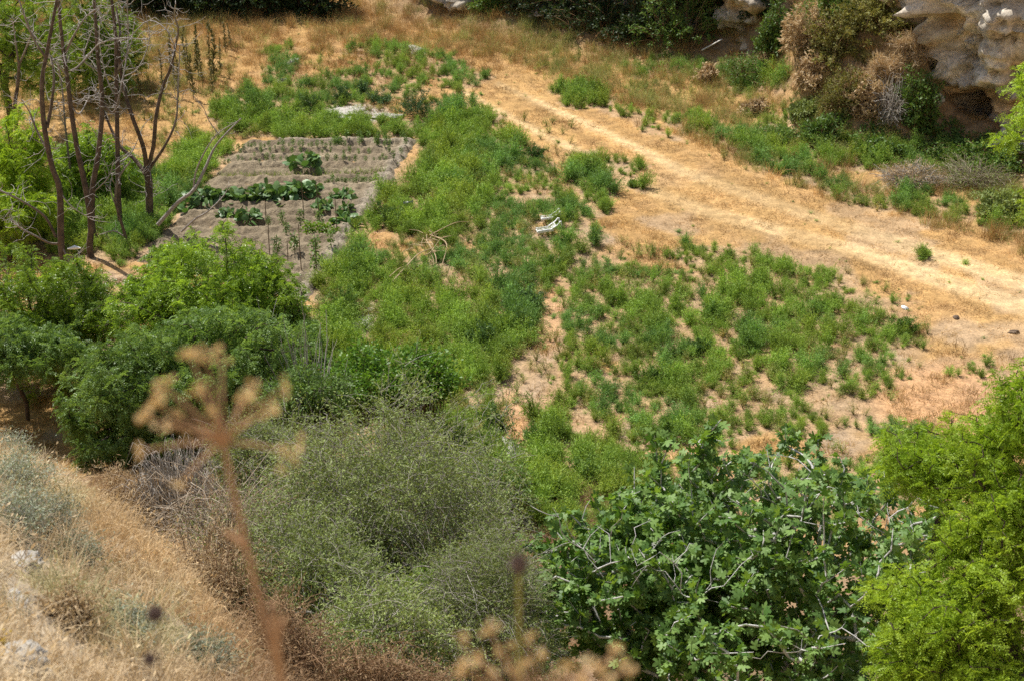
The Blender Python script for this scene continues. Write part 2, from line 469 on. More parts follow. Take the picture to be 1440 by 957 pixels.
def in_quad(x, y, q):
    s = np.ones(np.shape(x), bool); m = np.full(np.shape(x), 1e9)
    for a, b in zip(q, q[1:] + q[:1]):
        dx, dy = b[0] - a[0], b[1] - a[1]; L = math.hypot(dx, dy)
        m = np.minimum(m, -((x - a[0]) * dy * -1 + (y - a[1]) * dx) / L)
    return m                                    # metres inside (positive) or outside

def garden_in(x, y): return in_quad(x, y, GC)
def line_dist(px, py, pts): return seg_dist(px, py, pts)
RUT1 = [(640, 120), (690, 152), (800, 207), (900, 262), (1000, 300), (1200, 352), (1440, 432), (1650, 520)]
RUT2 = [(700, 118), (752, 142), (850, 186), (960, 240), (1100, 290), (1250, 338), (1440, 398), (1650, 470)]

def streak(px, py):
    a = line_dist(px, py, [(660, 60), (760, 105), (900, 175), (1100, 245), (1440, 345), (1700, 420)]) / np.interp(py, [100, 250, 430], [7, 14, 22])
    return fbm(a * 1.15, px / 170.0, 57, 3)

def weed_density(x, y, z=None):
    z = ground(x, y) if z is None else z
    px, py, _ = project(np.stack([x, y, z], -1))
    wob = (fbm(x / 1.1, y / 1.1, 41, 3) - .5)
    wob2 = (fbm(x / 1.1 + 50, y / 1.1, 47, 3) - .5)
    px2 = px + wob * 46; py2 = py + wob2 * 26
    d = ellipse_field(px2, py2, WEEDS)
    d = d * (1 - ellipse_field(px2, py2, BARE))
    n = fbm(x / .9, y / .9, 21, 3) * .75 + fbm(x / 3.0, y / 3.0, 25, 2) * .25
    n = np.clip((n - .22) / .56, 0, 1)
    return ss(-.08, .14, d - n * .88) * (d > .05), d, px, py

def albedo_at(x, y, z):
    w, d, px, py = weed_density(x, y, z)
    n1 = fbm(x / 4.0, y / 4.0, 61, 3)[..., None]; n2 = fbm(x / .8, y / .8, 65, 3)[..., None]; n3 = fbm(x / 1.7, y / 1.7, 68, 3)[..., None]
    C = lambda *c: np.array(c)
    gold = C(.44, .255, .095) * (1 - n1) + C(.48, .305, .125) * n1
    rust = C(.41, .25, .115)
    gold = gold * .88
    col = gold * (1 - ss(.45, .7, n2)) + (rust * .6 + gold * .4) * ss(.45, .7, n2)
    # grey soil shows through where the straw is thin
    soil = C(.35, .265, .185)
    thin = ss(.52, .66, n3) * .8
    lower = ss(180, 330, py)[..., None]
    col = col * (1 - thin * lower) + soil * thin * lower
    # wheel tracks: flattened pale straw
    t1 = line_dist(px, py, RUT1); t2 = line_dist(px, py, RUT2)
    wid = np.interp(py, [100, 200, 430], [3.6, 6, 13])
    tr = np.maximum(1 - ss(.5, 1.3, t1 / wid), 1 - ss(.5, 1.3, t2 / wid))[..., None] * (.75 + .25 * ss(.3, .6, n2))
    band = (1 - ss(20, 130, np.minimum(t1, t2) / np.interp(py, [100, 430], [.35, 1.0])))[..., None]
    pale = C(.60, .44, .235)
    col = col * (1 - .45 * band) + C(.40, .245, .10) * .45 * band
    stv = streak(px, py)[..., None]
    col = col * (1 + .75 * band * (stv - .5))
    tr = tr * (.45 + .55 * ss(.3, .65, stv))
    col = col * (1 - tr * .8) + pale * tr * .8
    # under the weeds: earth with red-brown litter
    earth = C(.40, .245, .12) * n2 + C(.36, .265, .165) * (1 - n2)
    dd = ss(.1, .5, d)[..., None]
    col = col * (1 - dd) + earth * dd
    b = ellipse_field(px, py, [(500, 160, 50, 14, 1), (715, 640, 22, 20, 1), (512, 452, 12, 30, 35, 1), (275, 300, 20, 10, .7)])[..., None]
    col = col * (1 - b) + C(.50, .46, .40) * b
    o = ellipse_field(px, py, [(1330, 560, 110, 50, .8), (720, 585, 22, 40, .8), (770, 440, 20, 60, .7), (950, 640, 60, 14, .5)])[..., None]
    col = col * (1 - o) + C(.50, .29, .15) * o
    # hillside: pale dry litter, browner in the gully
    hill = ss(35.5, 30.5, y)[..., None]
    hc = C(.50, .37, .21) * n2 + C(.42, .35, .26) * (1 - n2)
    gul = np.clip(ss(-6, -1, x) * ss(6, 18, y), 0, 1)[..., None]
    hc = hc * (1 - .6 * gul) + C(.22, .145, .085) * .6 * gul
    hc = hc * (1 - .7 * ss(26, 31, y)[..., None]) + C(.30, .19, .10) * .7 * ss(26, 31, y)[..., None]
    col = col * (1 - hill) + hc * hill
    # darker ground far back and below the cliffs: their shade put into the colour
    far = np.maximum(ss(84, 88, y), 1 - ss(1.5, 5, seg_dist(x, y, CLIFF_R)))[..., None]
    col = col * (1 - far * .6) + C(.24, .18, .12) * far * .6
    return col

def set_albedo(me, A):
    a = me.attributes.new('albedo', 'FLOAT_COLOR', 'POINT')
    a.data.foreach_set('color', np.concatenate([A, np.ones((len(A), 1))], 1).astype(np.float32).ravel())

def grid_mesh(xs, ys, zf):
    X, Y = np.meshgrid(xs, ys); Z = zf(X, Y)
    V = np.stack([X, Y, Z], -1).reshape(-1, 3); nx, ny = len(xs), len(ys)
    i = (np.arange(ny - 1)[:, None] * nx + np.arange(nx - 1)[None]).ravel()
    return V, np.stack([i, i + 1, i + 1 + nx, i + nx], -1)

def axis(a, b, fine_a, fine_b, d, D):
    return np.unique(np.concatenate([np.arange(a, fine_a, D), np.arange(fine_a, fine_b, d), np.arange(fine_b, b + D, D)]).round(4))

mb = MB()
V, F = grid_mesh(axis(-420, 420, -34, 36, .22, 8), axis(-60, 700, 1, 98, .22, 8), ground)
mb.add(V, F)
g = mb.build('ground', M['ground'], smooth=True); tag(g, kind='structure')
set_albedo(g.data, albedo_at(V[:, 0], V[:, 1], V[:, 2]))

# garden plot: raised furrows of grey earth, a sheet lying on the field
def garden_z(x, y):
    m = garden_in(x, y)
    ph = y + .25 * (fbm(x / 3, y / 3, 71, 2) - .5)
    h = .085 * np.sin(2 * math.pi * ph / .82) + (fbm(x / .18, y / .18, 73, 3) - .5) * .16 + (fbm(x / .45, y / .3, 74, 3) - .5) * .14
    edge = ss(0, .7, m)
    rb = np.exp(-((m - .45) / .25) ** 2) * .10
    return ground(x, y) + .012 + np.minimum(0, m - .1 - .9 * fbm(x / .7, y / .7, 79, 3) + .12) * .35 + (h + .09) * edge + rb * (x > -9)
nu, nv = 200, 260
U, W_ = np.meshgrid(np.linspace(0, 1, nu), np.linspace(0, 1, nv))
A, B, C_, D_ = [np.array(p) for p in GC]
Pq = (A * (1 - U)[..., None] + B * U[..., None]) * (1 - W_)[..., None] + (D_ * (1 - U)[..., None] + C_ * U[..., None]) * W_[..., None]
X, Y = Pq[..., 0].ravel(), Pq[..., 1].ravel()
V = np.stack([X, Y, garden_z(X, Y)], -1)
i = (np.arange(nv - 1)[:, None] * nu + np.arange(nu - 1)[None]).ravel()
mb = MB(); mb.add(V, np.stack([i, i + nu, i + nu + 1, i + 1], -1))
gs = mb.build('garden_soil', M['soil'], smooth=True); tag(gs, kind='structure')
n1 = fbm(X / 1.2, Y / .5, 75, 3)[:, None]
pathm = (np.exp(-((garden_in(X, Y) - .45) / .25) ** 2) * (X > -9))[:, None]
col = np.array([.165, .125, .08]) * (1 - n1) + np.array([.31, .25, .165]) * n1
set_albedo(gs.data, col * (1 - pathm * .55) + np.array([.42, .36, .28]) * pathm * .55)
def soil(px, py):
    p = hit(px, py); p[2] = float(garden_z(p[0], p[1])) if garden_in(p[0], p[1]) > 0 else p[2]
    return p

# ------------------------------------------------------------------ cliffs
def blocks(u, v, seed):
    # broken rock: every cell of an irregular pattern stands out by its own amount
    iu = np.floor(u); iv = np.floor(v); best = np.full(np.shape(u), 9.0); val = np.zeros(np.shape(u))
    for a in (-1, 0, 1):
        for b in (-1, 0, 1):
            cu = iu + a; cv = iv + b; d = np.hypot(cu + _h(cu, cv, seed) - u, cv + _h(cu, cv, seed + 1) - v)
            m = d < best; best = np.where(m, d, best); t1 = _h(cu, cv, seed + 2); t2 = _h(cu, cv, seed + 3) - .5
            val = np.where(m, t1 + t2 * (v - cv) * .8, val)
    return val - .5

def cliff(name, poly, height, ds, dz, side, seed, front=None):
    P = spline([(x, y, 0) for x, y in poly], 400)
    L = np.concatenate([[0], np.cumsum(np.linalg.norm(np.diff(P, axis=0), axis=1))])
    s = np.arange(0, L[-1], ds)
    cx = np.interp(s, L, P[:, 0]); cy = np.interp(s, L, P[:, 1])
    tx, ty = np.gradient(cx), np.gradient(cy); l = np.hypot(tx, ty); nx, ny = side * -ty / l, side * tx / l
    zs = np.arange(-1.0, height + .01, dz)
    S, Z = np.meshgrid(s, zs)
    NX, NY = np.meshgrid(nx, zs)[0], np.meshgrid(ny, zs)[0]
    CX, CY = np.meshgrid(cx, zs)[0], np.meshgrid(cy, zs)[0]
    o = (fbm(S / 5.0, Z / 4.0, seed, 3) - .5) * 3.0
    o += (fbm(S / 1.6, Z / .8, seed + 5, 4) - .5) * 1.3
    st = fbm(S / 9.0, Z / .55 + 3 * fbm(S / 4, Z / 4, seed + 7, 2), seed + 9, 3)
    o += (st - .5) * 1.1
    o += np.abs(fbm(S / .7, Z / .55, seed + 11, 3) - .5) * -.9 + .15
    o += (fbm(S / .22, Z / .18, seed + 13, 2) - .5) * .26 + np.abs(fbm(S / .5, Z / .9, seed + 14, 3) - .5) * 1.1 - .2
    saw = (Z / 2.3 + 1.1 * fbm(S / 3.5, Z / 7, seed + 17, 2)) % 1
    o += saw * .75 - .3
    saw2 = (Z / .8 + 1.3 * fbm(S / 1.5, Z / 3, seed + 19, 2)) % 1
    o += saw2 * .22
    wu = S + .35 * (fbm(S, Z, seed + 31, 2) - .5); wv = Z + .35 * (fbm(S, Z, seed + 33, 2) - .5)
    o += blocks(wu / 1.5, wv / 1.0, seed + 41) * 1.25 + blocks(wu / .55, wv / .42, seed + 45) * .55
    vj = np.abs(fbm(S / 1.1 + .5 * fbm(Z / 1.2, S / 3, 3, 2), Z / 6, seed + 27, 2) - .5)
    o -= np.exp(-(vj / .03) ** 2) * .5
    o -= np.maximum(Z - 3, 0) * .09
    hue = st
    if front is not None:
        px, py, _ = project(np.stack([CX, CY, Z], -1))
        o = o + front(px, py, S, Z)
    # the top rolls back into the plateau
    X = CX + NX * o; Y = CY + NY * o
    V = np.stack([X, Y, Z], -1)
    back = [V]
    for k, (d, up) in enumerate(((.6, .5), (2, 1.0), (6, 1.6), (20, 3), (60, 6))):
        r = V[-1:].copy(); r[..., 0] -= NX[-1:] * d; r[..., 1] -= NY[-1:] * d; r[..., 2] += up; back.append(r)
    V = np.concatenate(back); nz, ns = V.shape[:2]
    i = (np.arange(nz - 1)[:, None] * ns + np.arange(ns - 1)[None]).ravel()
    F = np.stack([i, i + 1, i + 1 + ns, i + ns], -1)
    if side > 0: F = F[:, ::-1]
    mb = MB(); mb.add(V.reshape(-1, 3), F)
    ob = mb.build(name, M['cliff'], smooth=False); tag(ob, kind='structure')
    H_ = np.concatenate([hue, np.repeat(hue[-1:], nz - len(hue), 0)]).ravel()[:, None]
    Vf = V.reshape(-1, 3)
    b1 = ss(.50, .62, fbm(Vf[:, 0] / 3 + Vf[:, 1] / 3, Vf[:, 2] / .8, seed + 21, 3))[:, None]
    b2 = fbm(Vf[:, 0] / 1.1 + Vf[:, 1], Vf[:, 2] / .5, seed + 23, 4)[:, None]
    colr = np.array([.44, .38, .30]) * (1 - b2) + np.array([.74, .65, .52]) * b2
    colr = colr * (1 - b1 * .55) + np.array([.58, .37, .15]) * b1 * .65
    set_albedo(ob.data, colr)
    return ob

M['cliff'] = vcol_ground('cliff_rock', .8, .5)
def right_face(px, py, S, Z):
    ridge = np.interp(py, [-200, 0, 45, 62, 85, 110, 130, 300], [1395, 1392, 1394, 1385, 1372, 1366, 1362, 1352])
    k = ss(-6, 10, px - ridge) * ss(135, 105, py) * (px < 1600)                        # block that stands proud of the hollow
    hol = np.exp(-((px - 1345) / 42) ** 2 - ((py - 60) / 75) ** 2)
    cave = np.exp(-(np.abs(px - 1334) / 36) ** 4 - (np.abs(py - 190) / 44) ** 4)
    led = np.exp(-((px - 1405) / 18) ** 2 - ((py - 86) / 7) ** 2)
    und = np.exp(-((py - 150) / 22) ** 2) * ss(1300, 1330, px)
    pil = np.exp(-((px - 1306) / 12) ** 2) * ss(120, 60, py) * (fbm(Z / .5, S / .4, 33, 3) * 1.5 - .2)
    blk = ss(1375, 1392, px) * ss(75, 40, py) * (fbm(S / .5, Z / .45, 37, 3) - .35) * 1.3
    return pil + blk * (px < 1700) + k * .75 - hol * 1.3 - cave * 4.2 + led * .5 - und * .4
cliff('cliff', CLIFF_R, 18.5, .14, .14, 1, 101, right_face)
cliff('cliff_behind_field', CLIFF_L, 9.0, .4, .3, 1, 151)

# ------------------------------------------------------------------ instanced ground cover (grass, weeds: stuff)
def proto_obj(me):
    return bpy.data.objects.new(me.name, me)            # never linked: only read by the ground-cover modifier

def scatter(name, pts, rot, scl, tint, var, protos, mat):
    me = bpy.data.meshes.new(name); n = len(pts)
    me.vertices.add(n); me.vertices.foreach_set('co', np.asarray(pts, np.float32).ravel())
    for nm, typ, key, arr in (('rot', 'FLOAT_VECTOR', 'vector', rot), ('scl', 'FLOAT_VECTOR', 'vector', scl)):
        a = me.attributes.new(nm, typ, 'POINT'); a.data.foreach_set(key, np.asarray(arr, np.float32).ravel())
    a = me.attributes.new('vi', 'INT', 'POINT'); a.data.foreach_set('value', np.asarray(var, np.int32))
    a = me.attributes.new('tint', 'FLOAT_COLOR', 'POINT'); a.data.foreach_set('color', np.concatenate([tint, np.ones((n, 1))], 1).astype(np.float32).ravel())
    me.materials.append(mat)
    o = bpy.data.objects.new(name, me); COL.objects.link(o); tag(o, kind='stuff')
    ng = bpy.data.node_groups.new(name, 'GeometryNodeTree')
    ng.interface.new_socket('Geometry', in_out='INPUT', socket_type='NodeSocketGeometry')
    ng.interface.new_socket('Geometry', in_out='OUTPUT', socket_type='NodeSocketGeometry')
    gi = ng.nodes.new('NodeGroupInput'); go = ng.nodes.new('NodeGroupOutput')
    iop = ng.nodes.new('GeometryNodeInstanceOnPoints')
    jn = ng.nodes.new('GeometryNodeJoinGeometry')
    for p in reversed(protos):
        oi = ng.nodes.new('GeometryNodeObjectInfo'); oi.inputs['Object'].default_value = p
        g2 = ng.nodes.new('GeometryNodeGeometryToInstance')
        ng.links.new(oi.outputs['Geometry'], g2.inputs[0]); ng.links.new(g2.outputs[0], jn.inputs[0])
    def att(nm, typ):
        a = ng.nodes.new('GeometryNodeInputNamedAttribute'); a.data_type = typ; a.inputs['Name'].default_value = nm
        return a.outputs[0]
    ng.links.new(gi.outputs[0], iop.inputs['Points']); ng.links.new(jn.outputs[0], iop.inputs['Instance'])
    iop.inputs['Pick Instance'].default_value = True
    ng.links.new(att('vi', 'INT'), iop.inputs['Instance Index'])
    e2r = ng.nodes.new('FunctionNodeEulerToRotation'); ng.links.new(att('rot', 'FLOAT_VECTOR'), e2r.inputs[0])
    ng.links.new(e2r.outputs[0], iop.inputs['Rotation'])
    ng.links.new(att('scl', 'FLOAT_VECTOR'), iop.inputs['Scale'])
    ng.links.new(iop.outputs[0], go.inputs[0])
    md = o.modifiers.new('cover', 'NODES'); md.node_group = ng
    return o

def tuft_proto(name, rng, n, rad, lo, hi, w, lean, bend, mat, seeds=0):
    mb = MB()
    a = rng.random(n) * 6.283; r = rad * np.sqrt(rng.random(n))
    P = np.stack([r * np.cos(a), r * np.sin(a), np.full(n, -.02)], 1)
    D = rng.normal(size=(n, 3)) * lean; D[:, 2] = 1; D[:, :2] += P[:, :2] / max(rad, 1e-3) * lean * .6; D = unit(D)
    L = lo + (hi - lo) * rng.random(n)
    v = rng.random(n)
    V, q, t = blades(P, D, L, w * (.7 + .6 * rng.random(n)), bend * rng.random(n) * 2, rng)
    mb.add(V, q, v); mb.add(np.zeros((0, 3)), t - 0, v) if False else None
    mb.F.append(t); mb.vv.append(v); mb.mi.append(np.zeros(n))
    if seeds:
        k = rng.integers(0, n, seeds); tip = V.reshape(-1, 5, 3)[k, 4]
        V2, F2 = leaf_quads(tip - D[k] * .03, unit(D[k] + rng.normal(size=(seeds, 3)) * .4), rand_dirs(rng, seeds), np.full(seeds, .05), np.full(seeds, .016))
        mb.add(V2, F2, .6 + .4 * rng.random(seeds))
    return proto_obj(mb.mesh(name, mat))

def weed_proto(name, rng, nst, nl, rad, h, ll, lw, mat, droop=.25):
    """a bushy weed: stems that fan out from the root, leafy all the way up"""
    mb = MB()
    D = rand_dirs(rng, nst, .85, 1.0); D[:, 2] = np.abs(D[:, 2]) + .15; D = unit(D)
    k = 5; t = np.linspace(0, 1, k)
    Ls = (.40 + .75 * rng.random(nst))[:, None] * np.array([[rad, rad, h]])
    tip = D * Ls
    paths = tip[:, None] * t[None, :, None]
    paths[:, :, 2] += np.sin(t * 1.6)[None] * .12 * h; paths += rng.normal(size=paths.shape) * .02 * t[None, :, None]
    V, F = many_tubes(paths, .006, .003); mb.add(V, F, .25)
    s = rng.integers(0, nst, nl); f = .2 + .8 * np.sqrt(rng.random(nl))
    i0 = np.minimum((f * (k - 1)).astype(int), k - 2); fr = f * (k - 1) - i0
    P = paths[s, i0] * (1 - fr)[:, None] + paths[s, i0 + 1] * fr[:, None] + rng.normal(size=(nl, 3)) * .035
    d = unit(D[s] * .5 + rand_dirs(rng, nl, .25))
    V, F = leaf_quads(P, d, rand_dirs(rng, nl, .7), ll * (.6 + .7 * rng.random(nl)), lw * (.7 + .6 * rng.random(nl)))
    v = np.clip(.15 + .65 * f * rng.random(nl) + .25 * rng.random(nl), 0, 1); mb.add(V, F, v)
    return mb

rng = np.random.default_rng(11)
dry_protos = [tuft_proto('dry_tuft', rng, 46, .30, .10, .34, .012, .55, .5, M['dry'], 6) for _ in range(5)]
flat_protos = [tuft_proto('flat_straw', rng, 40, .34, .05, .24, .012, 1.6, .3, M['dry']) for _ in range(4)]
tall_protos = [tuft_proto('tall_dry_tuft', rng, 60, .30, .35, .85, .010, .32, .5, M['dry'], 30) for _ in range(4)]
weed_mbs = [weed_proto('weed', rng, 44, 760, .38, .52, .070, .014, None) for _ in range(5)]
weed_meshes = [m.mesh('weed', M['weed']) for m in weed_mbs]
weed_protos = [proto_obj(m) for m in weed_meshes]
wisp_protos = [proto_obj(weed_proto('wispy_weed', rng, 16, 150, .30, .46, .075, .012, None).mesh('wispy_weed', M['weed'])) for _ in range(4)]

def view_points(rng, dens, x0, x1, y0, y1, margin=.22, cull=True):
    n = int((x1 - x0) * (y1 - y0) * dens)
    x = x0 + (x1 - x0) * rng.random(n); y = y0 + (y1 - y0) * rng.random(n); z = ground(x, y)
    px, py, dep = project(np.stack([x, y, z], -1))
    k = (px > -1440 * margin) & (px < 1440 * (1 + margin)) & (py > -957 * margin) & (py < 957 * (1 + margin))
    return x[k], y[k], z[k], px[k], py[k]

def eul(rng, n, tilt=.12):
    return np.stack([rng.normal(size=n) * tilt, rng.normal(size=n) * tilt, rng.random(n) * 6.283], 1)

def lerp3(a, b, t): return np.asarray(a) * (1 - t)[:, None] + np.asarray(b) * t[:, None]

def field_cover():
    rng = np.random.default_rng(5)
    # dry grass over the whole flat, thinner on soil, flattened in the tracks
    x, y, z, px, py = view_points(rng, 9.0, -34, 36, 33.5, 110)
    w, d, _, _ = weed_density(x, y, z)
    gi = garden_in(x, y)
    cover = .40 + .6 * ss(.35, .62, fbm(x / 1.7, y / 1.7, 68, 3)[:] * -1 + 1)
    dens = np.where(d > .25, .30, 1.0) * cover
    dens = np.where((py < 130), 1.0, dens)
    keep = (gi < -.1) & (rng.random(len(x)) < dens) & ~((w > .6) & (rng.random(len(x)) < .7))
    x, y, z, px, py, d = [a[keep] for a in (x, y, z, px, py, d)]
    t1 = np.minimum(line_dist(px, py, RUT1), line_dist(px, py, RUT2)) / np.interp(py, [100, 430], [.35, 1.0])
    n = len(x)
    edge = line_dist(px, py, [(600, -10), (760, 40), (870, 90), (1000, 140), (1130, 200), (1280, 270), (1440, 330), (1700, 420)])
    belt = ellipse_field(px, py, [(900, 105, 170, 46, 17, .9), (1110, 190, 210, 70, 22, .95), (1310, 265, 200, 46, 14, .9), (800, 60, 130, 36, 20, .8), (640, 40, 160, 40, .5), (1200, 100, 120, 120, .95)])
    tall = belt * .95 + np.clip(1 - edge / 75, 0, 1) + ss(120, 40, py) * .55 + ss(330, 250, px) * ss(190, 110, py) * .6
    istall = (rng.random(n) < np.clip(tall, 0, .8)) & (t1 > 40)
    isflat = ~istall & ((t1 < 70) | (rng.random(n) < .45))
    n2 = fbm(x / .8, y / .8, 65, 3); n1 = fbm(x / 4.0, y / 4.0, 61, 3)
    tint = lerp3((.56, .37, .155), (.62, .45, .22), np.clip(n1 + rng.normal(size=n) * .15, 0, 1))
    tint = tint * (1 - ss(.45, .7, n2))[:, None] + np.array([.49, .315, .145]) * ss(.45, .7, n2)[:, None]
    wid = np.interp(py, [100, 200, 430], [3.6, 6, 13])
    rr_ = np.minimum(line_dist(px, py, RUT1), line_dist(px, py, RUT2)) / wid
    pl = (ss(1.6, .5, rr_) * .85 + ss(110, 20, t1) * .25)[:, None].clip(0, .9)
    bt = (ss(70, 20, t1) * ss(1.2, 2.2, rr_) * .55)[:, None]
    tint = tint * (1 - bt) + np.array([.50, .31, .15]) * bt
    tint = (tint * (1 - pl) + np.array([.60, .43, .22]) * pl) * .80
    tint = tint * np.array([1.0, .975, .92]) * (1 + .95 * (ss(150, 60, t1) * (streak(px, py) - .5)))[:, None]
    drop = (rr_ < 1.0) & (rng.random(n) < .85)
    gm = ((rng.random(n) < .14 + .30 * belt + .14 * ss(640, 760, px) + .3 * ss(340, 260, px)) & istall)[:, None]
    tint = np.where(gm, np.array([.33, .36, .12]), tint) * (.62 + .62 * rng.random(n))[:, None]
    for nm, msk, pr, s0, s1 in (('dry_grass', ~istall & ~isflat, dry_protos, .6, 1.2), ('flattened_straw', isflat, flat_protos, .6, 1.2), ('tall_dry_grass', istall, tall_protos, .5, 1.05)):
        k = np.where(msk & ~drop)[0]; s = s0 + (s1 - s0) * rng.random(len(k))
        scatter(nm, np.stack([x[k], y[k], z[k]], 1), eul(rng, len(k)), np.stack([s, s, s * (.7 + .5 * rng.random(len(k)))], 1), tint[k], rng.integers(0, len(pr), len(k)), pr, M['dry'])
    # green weeds
    x, y, z, px, py = view_points(rng, 9.5, -34, 36, 31, 100)
    w, d, _, _ = weed_density(x, y, z)
    keep = (rng.random(len(x)) < w) & (garden_in(x, y) < -.15 + .55 * fbm(x / .8, y / .8, 88, 2))
    x, y, z, px, py, d = [a[keep] for a in (x, y, z, px, py, d)]
    xs, ys, zs, pxs, pys = view_points(rng, 8.0, -34, 36, 31, 98)
    ws, ds, _, _ = weed_density(xs, ys, zs)
    kp = (garden_in(xs, ys) < -.1) & (rng.random(len(xs)) < np.where(ds > .12, .75, .05) * ss(.3, .6, fbm(xs / 1.5, ys / 1.5, 87, 2)))
    nb = len(x)
    x, y, z, px, py, d = [np.concatenate([a, b[kp]]) for a, b in ((x, xs), (y, ys), (z, zs), (px, pxs), (py, pys), (d, ds))]
    n = len(x); small = np.arange(n) >= nb
    c = fbm(x / 3.2, y / 3.2, 81, 3); c2 = fbm(x / .9, y / .9, 83, 2)
    blue = .75 * np.clip(ss(.5, .62, c) + ss(190, 90, py) * .5 * ss(380, 450, px), 0, 1)
    tint = lerp3((.29, .43, .085), (.18, .34, .11), blue)
    yel = ss(.56, .7, c2)[:, None] * .6
    tint = tint * (1 - yel) + np.array([.34, .41, .07]) * yel
    tint = tint * (.78 + .44 * rng.random(n))[:, None]
    s = (.45 + .75 * rng.random(n) ** 1.4) * (.72 + .5 * ss(.5, .95, d))
    s = s * np.where((px > 780) & (py > 340), .88, 1.0) * np.where(py < 215, .95, 1)
    s = np.where(small, .16 + .30 * rng.random(n) ** 1.5, s)
    fl = np.where(small, .55, 1.0)
    vi = np.where(small & (rng.random(n) < .7), rng.integers(5, 9, n), rng.integers(0, 5, n))
    scatter('green_weeds', np.stack([x, y, z], 1), eul(rng, n, .2), np.stack([s * (1 + .5 * small), s * (.8 + .4 * rng.random(n)), s * fl * (.75 + .6 * rng.random(n))], 1), tint, vi, weed_protos + wisp_protos, M['weed'])
    # thin olive weeds and dry stems between the green clumps
    x, y, z, px, py = view_points(rng, 11.0, -34, 36, 32, 92)
    w, d, _, _ = weed_density(x, y, z)
    mid = ellipse_field(px, py, [(600, 430, 200, 190, .95), (850, 480, 130, 150, .5), (1080, 500, 240, 130, .4), (700, 260, 120, 110, .45), (500, 120, 160, 60, .4), (1110, 190, 230, 66, 22, .8), (1310, 268, 190, 40, 14, .75), (880, 105, 190, 44, 17, .7), (280, 200, 90, 120, .5)])
    keep = (garden_in(x, y) < -.1) & (rng.random(len(x)) < mid * (.25 + .9 * ss(.35, .65, fbm(x / 1.2, y / 1.2, 89, 3))))
    x, y, z, px, py = [a[keep] for a in (x, y, z, px, py)]; n = len(x)
    t = lerp3((.29, .38, .10), (.50, .40, .18), np.clip(fbm(x / 1.6, y / 1.6, 90, 2) * 1.6 - .4 + rng.normal(size=n) * .2, 0, 1)) * (.8 + .4 * rng.random(n))[:, None]
    s = .45 + .6 * rng.random(n)
    scatter('sparse_weeds', np.stack([x, y, z], 1), eul(rng, n, .2), np.stack([s, s, s * (.6 + .6 * rng.random(n))], 1), t, rng.integers(0, 4, n), wisp_protos, M['weed'])
field_cover()

near_protos = [tuft_proto('hill_grass', rng, 64, .17, .12, .42, .0055, .6, .7, M['dry'], 10) for _ in range(6)]
def hill_cover():
    rng = np.random.default_rng(8)
    x, y, z, px, py = view_points(rng, 42, -16, 10, 3.0, 36)
    n0 = fbm(x / .8, y / .8, 91, 3)
    bare = ellipse_field(px, py, [(30, 795, 60, 30, .9), (40, 860, 60, 30, .7), (20, 930, 70, 40, .5)])
    keep = (rng.random(len(x)) < .55 + .6 * (n0 - .4)) & (rng.random(len(x)) > bare) & (px < 1000)
    x, y, z, px, py = [a[keep] for a in (x, y, z, px, py)]
    n = len(x)
    green = ellipse_field(px, py, [(120, 830, 90, 40, 20, .75), (180, 880, 80, 50, .7), (80, 720, 40, 40, .5), (20, 700, 40, 60, .7), (280, 940, 60, 20, .6), (0, 840, 40, 40, .5)])
    green = green * ss(.35, .6, fbm(x / .6, y / .6, 95, 2))
    t = lerp3((.56, .42, .25), (.62, .51, .35), np.clip(fbm(x / 1.2, y / 1.2, 97, 2) + .3 * ss(200, 0, px), 0, 1))
    gold = ellipse_field(px, py, [(180, 750, 90, 60, 40, .8), (290, 850, 50, 90, -20, .9)])[:, None]
    t = t * (1 - gold) + np.array([.60, .44, .25]) * gold
    gul = np.clip(ss(255, 400, px + .25 * (py - 800)) * ss(640, 700, py) + ss(30, 33, y), 0, 1)[:, None] * .85
    t = t * (1 - gul) + np.array([.32, .20, .11]) * gul
    t = t * (1 - green[:, None]) + np.array([.36, .38, .20]) * green[:, None]
    t = t * (.8 + .4 * rng.random(n))[:, None]
    s = .6 + .7 * rng.random(n)
    scatter('hillside_grass', np.stack([x, y, z], 1), eul(rng, n, .3), np.stack([s, s, s * (.6 + .7 * rng.random(n))], 1), t, rng.integers(0, 6, n), near_protos, M['dry'])
hill_cover()

# ------------------------------------------------------------------ trees and shrubs
def compound_leaves(rng, P, D, n_pairs, length, ll, lw, droop=.5):
    """pinnate leaves: two rows of leaflets along an arching midrib"""
    n = len(P); side = unit(np.cross(D, unit(rand_dirs(rng, n, .9)))); up = np.cross(side, D)
    f = np.repeat(np.linspace(.15, 1, n_pairs), 2); sg = np.tile([1, -1], n_pairs)
    L = length * (.7 + .5 * rng.random(n))
    base = P[:, None] + D[:, None] * (L[:, None] * f[None])[..., None]
    base[:, :, 2] -= droop * L[:, None] * (f ** 2)[None]
    dd = unit(side[:, None] * sg[None, :, None] + D[:, None] * .45 - np.array([0, 0, .25]) + rng.normal(size=(n, len(f), 3)) * .18)
    nn = unit(up[:, None] + rng.normal(size=(n, len(f), 3)) * .35)
    m = n * len(f)
    V, F = leaf_quads(base.reshape(m, 3), dd.reshape(m, 3), nn.reshape(m, 3), ll * (.75 + .4 * rng.random(m)), lw * (.8 + .4 * rng.random(m)))
    v = np.repeat(rng.random(n), len(f)) * .6 + rng.random(m) * .4
    return V, F, v

